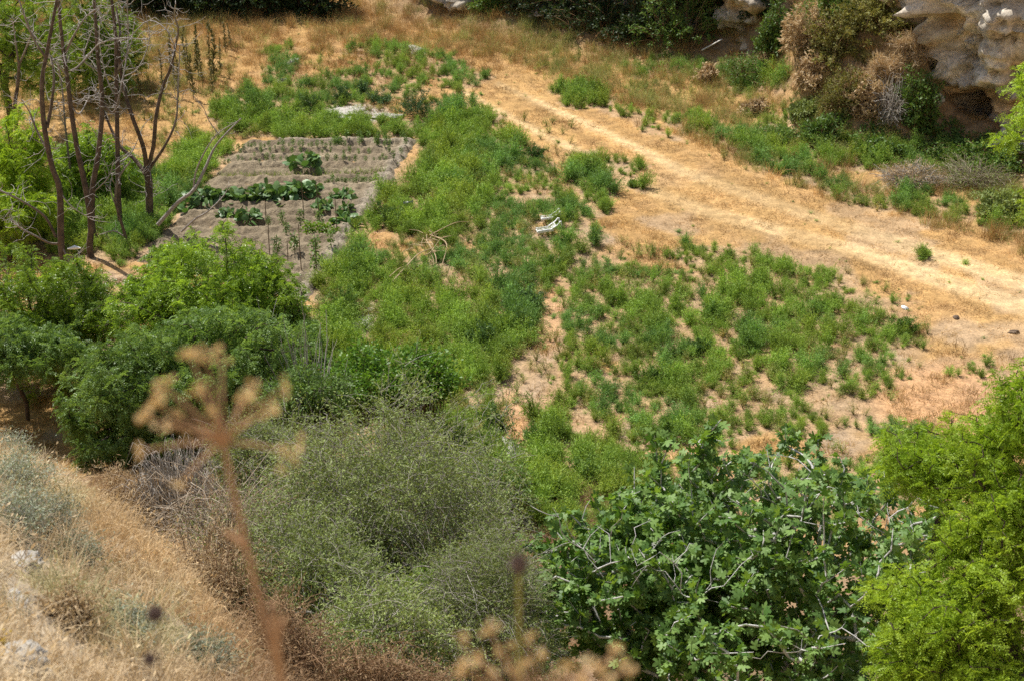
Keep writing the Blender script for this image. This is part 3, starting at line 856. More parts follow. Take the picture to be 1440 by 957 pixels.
def locust(name, rng, cpx, cpy, y, r, label, ntips, nleaf, mat, base_dx=0.0, base_dy=0.3, lf=(8, .32, .068, .030), group=None, twigs=0, cat='tree', bottom=-.75, bark='bark', base=None, rtip=.007, shell=.6, lobes=()):
    c = at_y(cpx, cpy, y)
    bx, by = (c[0] + base_dx, c[1] + base_dy) if base is None else base
    b = np.array([bx, by, float(ground(bx, by)) - .1])
    root = empty(name, b, label, cat, group)
    tips = ellipsoid_tips(rng, c, r, ntips, shell, bottom, .5)
    for lx, ly, lyy, lr, ln in lobes: tips = np.vstack([tips, ellipsoid_tips(rng, at_y(lx, ly, lyy), lr, ln, .35, -1, .5)])
    tips = tips[tips[:, 2] > ground(tips[:, 0], tips[:, 1]) + .15]
    top = b + (c - b) * .62 + np.array([0, 0, .12 * r[2]])
    nod, par, w, ids = grow(rng, b, top, tips, seg=.30, jit=.05)
    mb = MB(); skeleton_mesh(mb, nod, par, w, rtip, .47)
    loc = b
    t = mb.build('trunk', M[bark], root, loc, smooth=True)
    T = nod[ids]; pr = nod[[par[q] for q in ids]]
    D0 = unit(T - pr + np.array([0, 0, .1]))
    P = np.repeat(T, nleaf, 0); D = unit(np.repeat(D0, nleaf, 0) * .7 + rand_dirs(rng, len(P), .15))
    P = P - np.repeat(D0, nleaf, 0) * (rng.random(len(P)) * .35)[:, None]
    V, F, v = compound_leaves(rng, P, D, *lf)
    cl = fbm(P[:, 0] / .55 + P[:, 2] / .6, P[:, 1] / .55 - P[:, 2] / .5, 7, 2)
    v = np.clip(v * .6 + np.repeat(ss(.3, .7, cl), lf[0] * 2) * .5 - .05, 0, 1)
    mb = MB(); mb.add(V, F, v); mb.build('crown', M[mat], root, loc)
    return root

rng = np.random.default_rng(21)
LW = 'pinnate-leaved trees on the left'
locust('locust_tree', rng, 275, 430, 43.2, (2.75, 2.0, 2.1), 'broad bright green feathery tree in front of the garden plot', 900, 11, 'locust', group=LW)
locust('locust_tree', rng, 55, 452, 42.6, (2.9, 2.0, 1.9), 'bright green feathery tree at the left edge below the dead trunks', 850, 11, 'locust', group=LW)
locust('locust_tree', rng, 390, 452, 43.2, (1.25, 1.2, 1.45), 'thin open feathery tree with bare twigs beside the garden corner', 300, 8, 'locust', group=LW)
locust('locust_tree', rng, 185, 575, 38.2, (1.65, 1.5, 1.75), 'low dark feathery tree hanging over the brown grass bank', 640, 12, 'locust_dark', group=LW)
locust('locust_tree', rng, 310, 530, 39.6, (2.3, 1.8, 1.9), 'dark green feathery tree behind the dry fennel head', 800, 12, 'locust_dark', group=LW)
locust('locust_tree', rng, 20, 490, 39.8, (1.8, 1.3, .8), 'small dark feathery tree with thin bare stems over brown grass at left edge', 420, 11, 'locust_dark', group=LW, rtip=.0035, bottom=-.3)
LB = 'bright trees behind the dead trunks'
locust('locust_tree', rng, 10, 240, 54, (1.7, 1.5, 1.8), 'yellow green feathery tree at left edge, just left of the dead trunks', 480, 11, 'lime', group=LB)
locust('locust_tree', rng, 20, 300, 52, (1.3, 1.2, 1.0), 'low yellow green bushy tree at the foot of the leftmost dead trunk', 340, 11, 'lime', group=LB)
locust('locust_tree', rng, 10, 60, 63, (2.2, 2, 2.6), 'tall green feathery tree in the top left corner', 560, 11, 'locust', group=LB, base_dx=-.5)
locust('locust_tree', rng, 120, 80, 68, (2.1, 1.8, 3.1), 'green feathery tree seen between the dead trunks', 560, 10, 'locust', group=LB, bottom=-.8)
locust('locust_tree', rng, 165, 55, 70, (1.0, 1.0, 2.0), 'slim green tree right of the feathery one between the dead trunks', 200, 10, 'locust', group=LB)
locust('locust_tree', rng, 130, 235, 57, (1.5, 1.1, 1.5), 'dark green low tree in the shade behind the dead trunks', 420, 11, 'locust', group=LB)

# right foreground: yellow-green tree close to the camera, and a taller one beyond it
locust('feathery_tree', rng, 1500, 790, 16.2, (1.62, 1.2, 1.7), 'large yellow green feathery tree filling the lower right corner', 760, 8, 'lime', base_dx=.9, lf=(9, .20, .036, .014), bottom=-.9, shell=.4, rtip=.0042,
       lobes=[(1292, 640, 17.2, (.52, .55, .32), 170), (1350, 650, 17.0, (.3, .4, .3), 90), (1390, 610, 16.8, (.50, .5, .28), 150), (1450, 560, 16.6, (.40, .5, .36), 120), (1425, 700, 16.2, (.42, .4, .40), 200), (1325, 865, 15.6, (.74, .6, .42), 400), (1390, 800, 15.8, (.52, .5, .34), 260),
              (1380, 940, 15.2, (.72, .6, .34), 300), (1270, 925, 15.4, (.38, .4, .24), 120), (1360, 740, 16.1, (.30, .3, .18), 80)])
locust('feathery_tree', rng, 1490, 165, 29.5, (.95, .9, .98), 'tall yellow green tree whose twigs reach in front of the cliff', 300, 10, 'lime', lf=(8, .22, .05, .02), base=(12.6, 31.5), shell=.3, lobes=[(1700, 170, 30.5, (1.8, 1.6, 2.0), 420), (1780, 380, 30.5, (1.5, 1.4, 1.8), 300), (1620, 330, 31, (.8, 1, .9), 120)])
locust('feathery_tree', rng, 1480, 285, 30.5, (.6, .6, .6), 'yellow green tree tip at right edge below the cliff face', 60, 8, 'lime', lf=(8, .22, .05, .02), base=(14.2, 32), shell=.3)

# fig tree
FIG = np.array([(0, 0), (-.07, .10), (-.02, .34), (.13, .46), (.26, .22), (.48, .50), (.70, .46), (.56, .16), (.80, .17), (1.0, .02)])
FIGP = np.concatenate([FIG, FIG[1:][::-1] * [1, -1]])
def lobed_leaves(rng, P, D, Nn, L, curl=.22, shape=FIGP):
    n, m = len(P), len(shape); S = unit(np.cross(D, Nn)); Nn = np.cross(S, D)
    c = np.concatenate([[(.38, 0)], shape])
    z = -curl * (c[:, 1] ** 2 * 2.2 + (c[:, 0] - .3) ** 2 * .9) + .05 * np.abs(c[:, 1])
    V = P[:, None] + L[:, None, None] * (c[None, :, 0, None] * D[:, None] + c[None, :, 1, None] * S[:, None] + z[None, :, None] * Nn[:, None])
    k = np.arange(m); F = np.stack([np.zeros(m, int), 1 + k, 1 + (k + 1) % m], 1)
    F = (np.arange(n)[:, None, None] * (m + 1) + F[None]).reshape(-1, 3)
    return V.reshape(-1, 3), F, m

def fig_tree():
    rng = np.random.default_rng(31)
    c = at_y(1010, 850, 21.6)
    b = np.array([c[0] + .3, c[1] + .6, float(ground(c[0] + .3, c[1] + .6)) - .1])
    root = empty('fig_tree', b, 'large fig tree with broad lobed leaves and pale bare branches', 'tree')
    tips = ellipsoid_tips(rng, c, (3.35, 2.2, 2.25), 1900, .5, -.9, .42)
    extra = [at_y(px, py, yy) for px, py, yy in ((1120, 612, 23.6), (1105, 625, 23.4), (1130, 640, 23.2), (1060, 640, 23.5), (1180, 640, 23.0), (1040, 665, 23), (965, 668, 23), (985, 690, 23), (830, 700, 22.5),
             (1150, 618, 23.7), (1085, 655, 23.6), (1215, 670, 23.0), (1290, 735, 22.8), (1320, 720, 22.9), (1325, 745, 22.7), (1300, 700, 22.9), (800, 720, 22.4), (1140, 665, 23.3), (1000, 672, 23.2), (900, 690, 22.8))]
    tips = np.vstack([tips, np.array(extra), np.array(extra) + rng.normal(size=(len(extra), 3)) * .15])
    tips = tips[tips[:, 2] > ground(tips[:, 0], tips[:, 1]) + .2]
    fork = b + (c - b) * .28
    nod, par, w, ids = grow(rng, b, fork, tips, seg=.26, jit=.05, start=.2)
    mb = MB(); skeleton_mesh(mb, nod, par, w, .0095, .42)
    # bare crooked limbs that stand clear of the leaves
    for bx, by, y0, (x0, x1, t0, t1), cnt, rt in ((1108, 775, 21.6, (1015, 1180, 632, 745), 46, .0065), (1235, 775, 21.4, (1185, 1345, 690, 762), 26, .0065), (845, 810, 20.6, (738, 960, 700, 840), 34, .0055),
                                                  (1120, 935, 19.2, (1040, 1290, 870, 945), 22, .0055), (960, 850, 20.0, (880, 1060, 760, 850), 22, .005)):
        q0 = at_y(bx, by, y0); tp = np.array([at_y(x0 + (x1 - x0) * rng.random(), t0 + (t1 - t0) * rng.random(), y0 + .25 + .7 * rng.random()) for _ in range(cnt)])
        lo = nod[np.argmin(np.linalg.norm(nod - (q0 + [0, .8, -.5]), axis=1))]
        n2, p2, w2, _ = grow(rng, lo, q0 + np.array([0, .1, .25]), tp, seg=.16, jit=.035, start=.5)
        skeleton_mesh(mb, n2, p2, w2, rt, .30)
    mb.build('trunk', M['pale_bark'], root, b, smooth=True)
    T = nod[ids]; D0 = unit(T - nod[[par[q] for q in ids]])
    nl = 14
    P = np.repeat(T, nl, 0) - np.repeat(D0, nl, 0) * (rng.random(len(T) * nl) * .35)[:, None]
    D = unit(np.repeat(D0, nl, 0) * .5 + rand_dirs(rng, len(P), -.15, .7)); P = P + D * .05
    Nn = unit(rand_dirs(rng, len(P), .9) + np.array([0, -.25, .3]))
    px, py, _ = project(P); g_ = ellipse_field(px, py, [(1100, 705, 95, 75, 1), (1262, 735, 75, 38, 1), (845, 780, 100, 45, .6), (1150, 915, 120, 30, .5), (975, 800, 70, 30, .5)])
    kp = rng.random(len(P)) > .45 * g_ * (P[:, 1] < np.interp(py, [640, 800, 940], [22.9, 21.3, 19.9]))
    P, D, Nn = P[kp], D[kp], Nn[kp]
    V, F, m = lobed_leaves(rng, P, D, Nn, .07 + .11 * rng.random(len(P)))
    mb = MB(); mb.add(V, F, np.repeat(rng.random(len(P)), m)); mb.build('crown', M['fig'], root, b)
fig_tree()

def twig_bush(name, rng, c, r, label, ntw, nleaf, ll, lw, leaf, twig, npale=0, group=None, cat='bush', bottom=-.35, arch=.25, trad=.006, hollow=None, leaf_from=.45, spread=.35, lump=.35, tangle=0.0):
    """mound of thin arching twigs; leaves small along their outer part"""
    c = np.asarray(c, float); r = np.asarray(r, float)
    b = np.array([c[0], c[1], float(ground(c[0], c[1]))])
    root = empty(name, b, label, cat, group)
    n = ntw + npale
    tip = ellipsoid_tips(rng, c, r, n, .55, bottom, lump); n = len(tip)
    if hollow is not None:
        k = np.linalg.norm((tip - hollow[0]) / hollow[1], axis=1) > 1; tip = tip[k]; n = len(tip)
    s = np.stack([c[0] + (tip[:, 0] - c[0]) * .3 + rng.normal(size=n) * .18 * r[0], c[1] + (tip[:, 1] - c[1]) * .3 + rng.normal(size=n) * .18 * r[1], np.full(n, 0.)], 1)
    gz = ground(s[:, 0], s[:, 1]); s[:, 2] = gz
    # short visible part of every twig: from part-way up to the tip
    k = 6; t = np.linspace(.25, 1, k)[None, :, None]
    P = s[:, None] * (1 - t) + tip[:, None] * t
    P[:, :, 2] += np.sin(t[..., 0] * math.pi) * arch * np.linalg.norm(tip - s, axis=1)[:, None]
    P += np.cumsum(rng.normal(size=P.shape) * .035, axis=1)
    P[:, :, 2] = np.maximum(P[:, :, 2], ground(P[:, :, 0], P[:, :, 1]) + .02)
    if tangle:                                   # most twigs criss-cross through the outer part of the mound
        kk = rng.random(n) < .92; m_ = int(kk.sum()); d = unit((tip[kk] - c) / r)
        s0 = c + (tip[kk] - c) * (.62 + .36 * rng.random(m_))[:, None]
        dr_ = unit(d * .55 + rand_dirs(rng, m_, .25) * .95); L_ = tangle * (.45 + .8 * rng.random(m_)); tt = np.linspace(0, 1, k)
        Q = s0[:, None] + dr_[:, None] * (L_[:, None] * tt[None])[..., None]
        Q[:, :, 2] -= .30 * L_[:, None] * (tt ** 2)[None]
        Q += np.cumsum(rng.normal(size=Q.shape) * .022, axis=1); P[kk] = Q
        P[:, :, 2] = np.maximum(P[:, :, 2], ground(P[:, :, 0], P[:, :, 1]) + .02); leaf_from = .1
    mb = MB(); V, F = many_tubes(P, trad * (.6 + .8 * rng.random(n)), trad * .4)
    mb.add(V, F, np.repeat(rng.random(n), len(F) // n))
    mb.build('branches', M[twig], root, b)
    if nleaf:
        m = n * nleaf; q = np.repeat(np.arange(n), nleaf)
        lf = rng.permutation(n)[:npale]; ok = ~np.isin(q, lf); q = q[ok]; m = len(q)
        f = (leaf_from + (1 - leaf_from) * rng.random(m)) * (k - 1); i0 = np.minimum(f.astype(int), k - 2); fr = (f - i0)[:, None]
        X = P[q, i0] * (1 - fr) + P[q, i0 + 1] * fr + rng.normal(size=(m, 3)) * .05 * spread / .35
        dd = unit(unit(P[q, i0 + 1] - P[q, i0]) * .6 + rand_dirs(rng, m, .2))
        V, F = leaf_quads(X, dd, rand_dirs(rng, m, .8), ll * (.6 + .8 * rng.random(m)), lw * (.7 + .6 * rng.random(m)))
        mb = MB(); mb.add(V, F, np.clip(np.repeat(rng.random(n), nleaf)[ok] * .5 + rng.random(m) * .5, 0, 1)); mb.build('foliage', M[leaf], root, b)
    return root

def surf(px, py, y): return at_y(px, py, y)
rng = np.random.default_rng(41)
twig_bush('thorn_bush', rng, surf(375, 650, 31.5), (1.5, 1.1, .95), 'dark olive bush between the fennel head and the big twiggy bush', 1600, 22, .06, .022, 'olive', 'grey_twig', 200, bottom=-.9, lump=.5, tangle=.6)
twig_bush('leafy_bush', rng, surf(690, 690, 33.0), (1.0, .9, .7), 'green weedy bush right of the big twiggy bush', 500, 18, .09, .03, 'bushy', 'brown_twig', 0, bottom=-.9, lump=.5)
twig_bush('thorn_bush', rng, surf(520, 775, 23.6), (2.6, 2.4, 2.6), 'big grey green twiggy bush in the middle foreground', 6500, 24, .058, .021, 'olive', 'grey_twig', 1100,
          hollow=(surf(540, 800, 22.2), np.array([.7, 1.2, .6])), bottom=-.95, lump=.55, tangle=.75, trad=.0045)
twig_bush('thorn_bush', rng, surf(672, 862, 20.2), (1.25, 1.2, 1.25), 'smaller dry olive bush between the big twiggy bush and the fig tree', 2600, 24, .050, .014, 'olive', 'grey_twig', 420, bottom=-.95, lump=.5, tangle=.55, trad=.004)
twig_bush('thorn_bush', rng, surf(435, 850, 20.6), (1.3, 1.0, 1.3), 'low olive bush with bare stems at the lower left foot of the big bush', 2800, 24, .055, .018, 'olive', 'grey_twig', 420, bottom=-.9, lump=.5, tangle=.6, trad=.004)
twig_bush('thorn_bush', rng, surf(545, 905, 19.0), (.95, .8, .75), 'small dark olive bush at the foot of the big twiggy bush, bottom centre', 1300, 24, .055, .019, 'olive', 'grey_twig', 300, bottom=-.9, lump=.6, tangle=.55, trad=.004)
twig_bush('dry_thicket', rng, surf(320, 785, 22.2), (1.1, 1.2, 1.35), 'tangle of bare grey bramble stems on the brown bank', 900, 8, .05, .015, 'brown_leaf', 'tan_twig', 200, arch=.55, trad=.006, bottom=-.9, lump=.7, tangle=1.0)
twig_bush('dry_thicket', rng, surf(250, 690, 27.0), (1.0, .8, .8), 'long arching pale dead stems under the dark feathery tree', 260, 0, .05, .02, 'olive', 'grey_twig', 0, arch=.55, trad=.008)
twig_bush('dry_thicket', rng, surf(395, 940, 17.8), (.7, .8, .85), 'brown dry scrub at the bottom beside the olive bush', 1500, 12, .05, .012, 'brown_leaf', 'brown_twig', 300, arch=.4, bottom=-.9, lump=.8, tangle=.45)
twig_bush('dry_thicket', rng, surf(520, 985, 17.2), (1.1, .6, .7), 'rust brown dead undergrowth below the big twiggy bush', 1500, 12, .05, .014, 'brown_leaf', 'brown_twig', 300, arch=.4, bottom=-.9, lump=.8, tangle=.45)
twig_bush('dry_grass_mound', rng, surf(185, 705, 27.2), (.85, .7, .55), 'shaded mound of brown dry grass under the feathery trees', 800, 10, .10, .010, 'straw_leaf', 'brown_twig', 0, arch=.35)
twig_bush('dry_grass_mound', rng, surf(300, 830, 20.2), (.8, .8, .9), 'brown dry grass mound left of the bramble tangle', 1200, 9, .09, .009, 'straw_leaf', 'brown_twig', 0, arch=.35, bottom=-.9, lump=.7)
twig_bush('leafy_sapling', rng, surf(590, 825, 20.8), (.28, .3, .38), 'fresh green sapling with rounded leaves in front of the big twiggy bush', 60, 12, .075, .055, 'bean', 'grey_twig', 0, bottom=-.9)
twig_bush('leafy_bush', rng, surf(565, 535, 38.2), (1.9, 1.2, .75), 'bright broad-leaved bush behind the big twiggy bush', 900, 18, .11, .06, 'bushy_bright', 'brown_twig', 0, spread=.6)
twig_bush('leafy_bush', rng, surf(430, 560, 36.4), (1.1, .9, .7), 'green low bush with bare twigs beside the dry fennel head', 800, 20, .09, .035, 'bushy', 'grey_twig', 60)
twig_bush('bare_sapling', rng, surf(432, 500, 37.5), (.95, .5, 1.3), 'leafless branching sapling in front of the green weeds', 34, 0, .05, .02, 'olive', 'grey_twig', 0, arch=.1, trad=.016, cat='dead shrub')
twig_bush('bare_sapling', rng, surf(365, 460, 40.6), (.7, .4, 1.2), 'grey bare sapling standing among the feathery trees', 26, 0, .05, .02, 'olive', 'grey_twig', 0, arch=.1, trad=.016, cat='dead shrub')

# grey cushion shrubs on the hillside
for px, py, rr, lab in ((16, 700, .42, 'grey green cushion shrub at left edge of the slope'), (14, 762, .42, 'dark grey cushion shrub above the pale stones at left'), (62, 748, .28, 'small grey shrub right of the dark cushion shrub'),
                        (102, 882, .13, 'dark brown dead cushion shrub low on the slope'), (172, 900, .22, 'blue grey cushion shrub left of the brown seed heads'), (110, 800, .14, 'little grey shrub in dry grass beside a pale rock'),
                        (5, 650, .3, 'pale grey shrub on the brow of the slope'), (285, 945, .22, 'grey lavender-like shrub at the bottom of the slope')):
    p = hit(px, py); q = p + np.array([0, 0, rr * .35])
    dead = 'dead' in lab
    twig_bush('cushion_shrub', rng, q, (rr, rr, rr * .8), lab, 260, 20, .034, .010, 'grey_leaf' if not dead else 'straw_leaf', 'grey_twig' if not dead else 'bark', 30, arch=.15, trad=.003, cat='shrub', bottom=-.1)

# shrubs along the cliffs and in the shade at the back
def back_shrub(px, py_base, wpx, hpx, lab, leaf, name='shrub', twig='brown_twig', n=260, nl=22, ll=.15, lw=.06, arch=.15, pale=0, cat='shrub', dy=0.0):
    p = hit(px, py_base); s = FPX / np.linalg.norm(p - np.array([0, 0, CAM_Z]))
    rx, rz = wpx / s, hpx / s
    c = p + np.array([0, rx * .6 + dy, rz * .35])
    return twig_bush(name, rng, c, (rx, rx * .9, rz * .8), lab, n, nl, ll, lw, leaf, twig, pale, arch=arch, trad=.012, cat=cat, bottom=-.3, lump=.65)
BS = [(955, 80, 58, 72, 'dense green bush at the foot of the back cliff', 'bushy', {}), (1075, 40, 26, 60, 'dark leafy bush hanging over grey rock behind the reeds', 'bush_shaded', {}), (1005, 40, 40, 70, 'dark shaded bush above the dense green bush', 'bush_shaded', {}),
      (1092, 88, 30, 60, 'green bush left of the pale reed plumes', 'bushy', {}), (1065, 128, 62, 34, 'low spreading green nettle patch in front of the back bushes', 'bushy', dict(ll=.1, lw=.04)),
      (1180, 100, 36, 60, 'olive shrub on the dry slope right of the reed plumes', 'bush_olive', {}), (1235, 60, 40, 50, 'dark olive shrub high on the slope beside the cliff', 'bush_olive', {}),
      (1180, 45, 40, 60, 'green shrub at the top edge on the dry slope', 'bushy', {}), (1185, 175, 36, 52, 'yellow flowering dry shrub at the foot of the slope', 'bush_olive', dict(ll=.09)), (1160, 205, 34, 26, 'leafy green shrub below the yellow dry shrub', 'bushy', {}),
      (1290, 195, 26, 66, 'tall bright green shrub left of the cave mouth', 'bushy', dict(n=320)), (1252, 190, 30, 55, 'dome-shaped grey leafless shrub beside the tall green shrub', None, dict(n=520, twig='grey_twig', arch=.3)),
      (1222, 178, 22, 40, 'red brown dead shrub left of the grey leafless shrub', 'straw_leaf', {}), (1285, 272, 48, 24, 'lilac grey dry brush along the field edge', 'straw_leaf', dict(n=520, nl=6, ll=.12, lw=.02, twig='grey_twig')), (1375, 275, 56, 28, 'wide grey brush under the cliff at right', 'olive', dict(n=540, nl=5, ll=.10, lw=.025, twig='tan_twig')),
      (1345, 232, 48, 12, 'low green shrub in front of the cave mouth', 'bushy', {}), (1415, 318, 40, 30, 'dull purple grey shrub at the right edge of the field', 'olive', {}), (1235, 225, 36, 18, 'green creeper patch below the grey leafless shrub', 'bushy', {}),
      (1400, 250, 40, 30, 'green shrub at the foot of the cliff, far right', 'bushy', {}), (690, 26, 34, 30, 'sunlit green bush at the edge of the dark shade at the back', 'bushy', {}), (640, 12, 30, 24, 'grey green shrub at the top edge beyond the golden grass', 'olive', {}),
      (795, 46, 70, 46, 'dark shaded bush below the far grey rock', 'bush_shaded', dict(dy=.2)), (850, 66, 60, 58, 'dark shaded bush left of the dense green bush', 'bush_shaded', dict(dy=.2)), (742, 28, 55, 44, 'dark shaded bush beside the sunlit back bush', 'bush_shaded', dict(dy=.2)),
      (905, 74, 36, 60, 'dark bush in shade under the back cliff', 'bush_shaded', dict(dy=.4)), (1100, 205, 26, 16, 'small green weed clump in the tall dry grass', 'bushy', dict(ll=.09, lw=.03)), (1060, 165, 14, 16, 'little brown dead weed in the tall dry grass', 'straw_leaf', dict(n=90, twig='bark')),
      (995, 122, 14, 26, 'brown dead weed below the leaning plank', 'straw_leaf', dict(n=90, twig='bark')), (1130, 172, 20, 14, 'grey green thistle patch beside the small weed clump', 'olive', {}),
      (1255, 120, 26, 26, 'rust coloured dry grass clump on the steep slope', 'straw_leaf', dict(ll=.3, lw=.02, twig='grey_twig')), (1215, 140, 26, 24, 'dry straw clump halfway up the steep slope', 'straw_leaf', dict(ll=.3, lw=.02, twig='grey_twig')), (1285, 90, 22, 26, 'golden grass clump against the left edge of the cliff', 'straw_leaf', dict(ll=.3, lw=.02, twig='grey_twig')),
      (1265, 40, 24, 40, 'dry brown bush at top beside the cliff edge', 'bush_olive', {}), (1145, 130, 24, 34, 'rust brown dead shrub at the foot of the reed plumes', 'straw_leaf', {})]
for px, py, w_, h_, lab, leaf, kw in BS:
    kw = dict(kw)
    if leaf is None: kw['nl'] = 0; leaf = 'olive'
    back_shrub(px, py, w_, h_, lab, leaf, **kw)
# dark trees along the far left, cliff shade put into their leaf colour
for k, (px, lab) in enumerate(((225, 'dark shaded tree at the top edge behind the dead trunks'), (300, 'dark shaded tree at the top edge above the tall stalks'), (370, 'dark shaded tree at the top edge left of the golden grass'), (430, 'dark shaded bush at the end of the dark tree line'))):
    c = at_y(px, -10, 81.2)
    twig_bush('dark_tree', rng, c, (2.4, 1.6, 2.0), lab, 420, 22, .2, .09, 'bush_shaded', 'bark', 0, trad=.02, cat='tree', bottom=-.9)

# reeds with pale plumes
def reed_clump():
    rng = np.random.default_rng(51)
    p = hit(1135, 112); p = p + np.array([0, .8, 0])
    root = empty('plume_reed', p, 'dry reed clump with drooping pale plumes left of the slope', 'reeds')
    n = 240; tip = ellipsoid_tips(rng, p + np.array([0, 0, 1.3]), (1.15, .9, 1.35), n, .6, -.5, .2); n = len(tip)
    s = p + rng.normal(size=(n, 3)) * [.2, .2, 0]; t = np.linspace(0, 1, 6)[None, :, None]
    P = s[:, None] * (1 - t) + tip[:, None] * t; P[:, :, 2] += np.sin(t[..., 0] * 2.6) * .5
    mb = MB(); V, F = many_tubes(P, .010, .005); mb.add(V, F, .6); mb.build('stems', M['straw_leaf'], root, p)
    m = n * 16; q = np.repeat(np.arange(n), 16)
    X = P[q, 5] - (P[q, 5] - P[q, 4]) * rng.random(m)[:, None] * 1.2
    V, F = leaf_quads(X, unit(np.array([-.5, -.2, -.5]) + unit(P[q, 5] - P[q, 4]) * .6 + rng.normal(size=(m, 3)) * .35), rand_dirs(rng, m), .14 + .1 * rng.random(m), .03 + .02 * rng.random(m))
    mb = MB(); mb.add(V, F, .55 + .45 * rng.random(m)); mb.build('plumes', M['straw_leaf'], root, p)
reed_clump()

# named weed clumps that stand out of the cover
def weed_clump(px, py, r, lab, c0, c1, tall=1.0, seed=0):
    rng = np.random.default_rng(seed + 600)
    p = hit(px, py + r * .4); s = FPX / np.linalg.norm(p - np.array([0, 0, CAM_Z])); rr = r / s
    n = int(140 + 700 * rr)
    mb = weed_proto('weed_clump', rng, max(24, int(40 * rr)), int(n * 4.2), rr, rr * .95 * tall, .085, .024, None)
    key = 'clump_' + '_'.join('%d' % (q * 1000) for q in c0)
    if key not in M: M[key] = foliage('weed_clump_leaf', c0, c1, .35, .55, .25)
    o = mb.build('weed_clump', M[key]); o.location = [float(q) for q in p]
    tag(o, lab, 'weed', 'large weed clumps'); return o
BRI = ((.08, .15, .03), (.19, .31, .06)); BLU = ((.05, .105, .04), (.12, .21, .08)); DRK = ((.05, .10, .03), (.13, .23, .055))
for k, (px, py, r, lab, cc, tall) in enumerate([
    (715, 450, 46, 'largest dark feathery weed mound in the middle of the field', DRK, 1.0), (680, 478, 36, 'dark feathery mound just left of the largest mound', DRK, 1.0), (740, 425, 30, 'dark feathery mound at upper right of the largest mound', BLU, 1.0),
    (585, 152, 34, 'tall blue green weed at the right end of the pale rubble', BLU, 1.15), (534, 140, 18, 'blue green weed behind the pale rubble', BLU, 1.2), (510, 128, 15, 'small upright weed behind the rubble, left of the blue green one', BLU, 1.2),
    (434, 150, 20, 'upright green weed left of the pale rubble', DRK, 1.2), (365, 150, 32, 'broad green weed behind the garden, far left', BRI, 1.0), (480, 140, 18, 'thin grey green weed left of the rubble', BLU, 1.2),
    (545, 305, 26, 'dark weed clump beside the black pot at the garden corner', DRK, 1.1), (1055, 480, 38, 'bright weed clump on the right-hand weed patch', BRI, .8), (1000, 440, 30, 'weed clump at the middle of the right-hand patch', BRI, .8),
    (980, 490, 22, 'dark round weed left of the bright weed clump', DRK, .9), (930, 608, 42, 'wide bright weed above the fig tree', BRI, .8), (748, 615, 32, 'round weed right of the grey stone slab', BRI, 1.0),
    (830, 238, 26, 'bright weed clump at the track side above the white chairs', BRI, .8), (750, 215, 24, 'weed clump at the top of the weed strip beside the track', DRK, .8), (915, 530, 26, 'bright weed over bare earth left of the patch', BRI, .8),
    (890, 260, 9, 'lone little weed on the pale track', BRI, .8), (1300, 357, 9, 'lone green tuft on the straw at the right', BRI, .8), (500, 385, 36, 'tall weed along the garden path', BRI, 1.0), (480, 430, 40, 'leafy weed mound below the garden path', BRI, 1.0),
    (775, 372, 24, 'weed clump directly below the white chairs', BRI, .8), (1270, 458, 26, 'outlying weed clump near the straw at right', BRI, .7), (700, 600, 42, 'tall weed left of the grey stone slab', DRK, 1.0), (820, 660, 42, 'bright weed left of the fig crown', BRI, .8)]):
    weed_clump(px, py, r, lab, *cc, tall=tall, seed=k)

# tall dry stalks behind the dead trees
SG = 'tall seed stalks at the field edge'
stalk_rng = np.random.default_rng(61)
def stalk_mesh(h):
    rng = stalk_rng; mb = MB()
    P = np.array([[0, 0, 0], [.02, 0, h * .3], [rng.normal() * .06, rng.normal() * .06, h * .7], [rng.normal() * .12, rng.normal() * .1, h]])
    P = spline(P, 9); V, F = tube(P, np.linspace(.025, .008, 9), 5); mb.add(V, F, .2)
    m = 150; f = .18 + .82 * rng.random(m); X = np.stack([np.interp(f * h, P[:, 2], P[:, i]) for i in range(3)], 1)
    V, F = leaf_quads(X, rand_dirs(rng, m, .6), rand_dirs(rng, m), .22 * (1.15 - f) + .06, .05); mb.add(V, F, rng.random(m))
    return mb.mesh('seed_stalk', M['bush_olive2'])
M['bush_olive2'] = foliage('seed_stalk_leaf', (.10, .095, .04), (.24, .22, .10), .25, .6, .2)
stalks = [stalk_mesh(h) for h in (2.0, 2.4, 1.7)]
for k, (bx, by, ty) in enumerate([(262, 108, 42), (268, 128, 60), (280, 112, 40), (285, 125, 62), (296, 110, 36), (302, 120, 38), (318, 78, 28), (310, 108, 56), (245, 118, 66), (252, 140, 80), (230, 132, 70), (272, 142, 82), (240, 100, 50), (325, 70, 34), (198, 140, 90), (300, 140, 88)]):
    p = hit(bx, by); s = FPX / np.linalg.norm(p - np.array([0, 0, CAM_Z])); h = (by - ty) / s / .95
    o = bpy.data.objects.new('seed_stalk', stalks[k % 3]); COL.objects.link(o); o.location = [float(q) for q in p]
    q = h / (2.0, 2.4, 1.7)[k % 3]; o.scale = (max(.7, q * .7),) * 2 + (q,); o.rotation_euler = (0, 0, k * 1.7)
    tag(o, 'tall brown and green seed stalk standing in the dry grass behind the dead trees', 'weed', SG)

# ------------------------------------------------------------------ dead trees
def limb(mb_, pts, y, r0, r1, rng, dj=.25, n=18, sides=6, thin=None, y1=None):
    ys = np.linspace(y, y if y1 is None else y1, len(pts)) + np.concatenate([[0], np.cumsum(rng.normal(size=len(pts) - 1) * dj)])
    P = spline([at_y(px, py, q) for (px, py), q in zip(pts, ys)], n)
    rr = np.linspace(r0, r1, n) * .85; V, F = tube(P, rr, sides)
    v = np.clip((.045 - rr) / .03, 0, 1)[:-1] if thin is None else np.full(n - 1, thin)
    mb_.add(V, F, np.repeat(v, sides))
    return P, rr

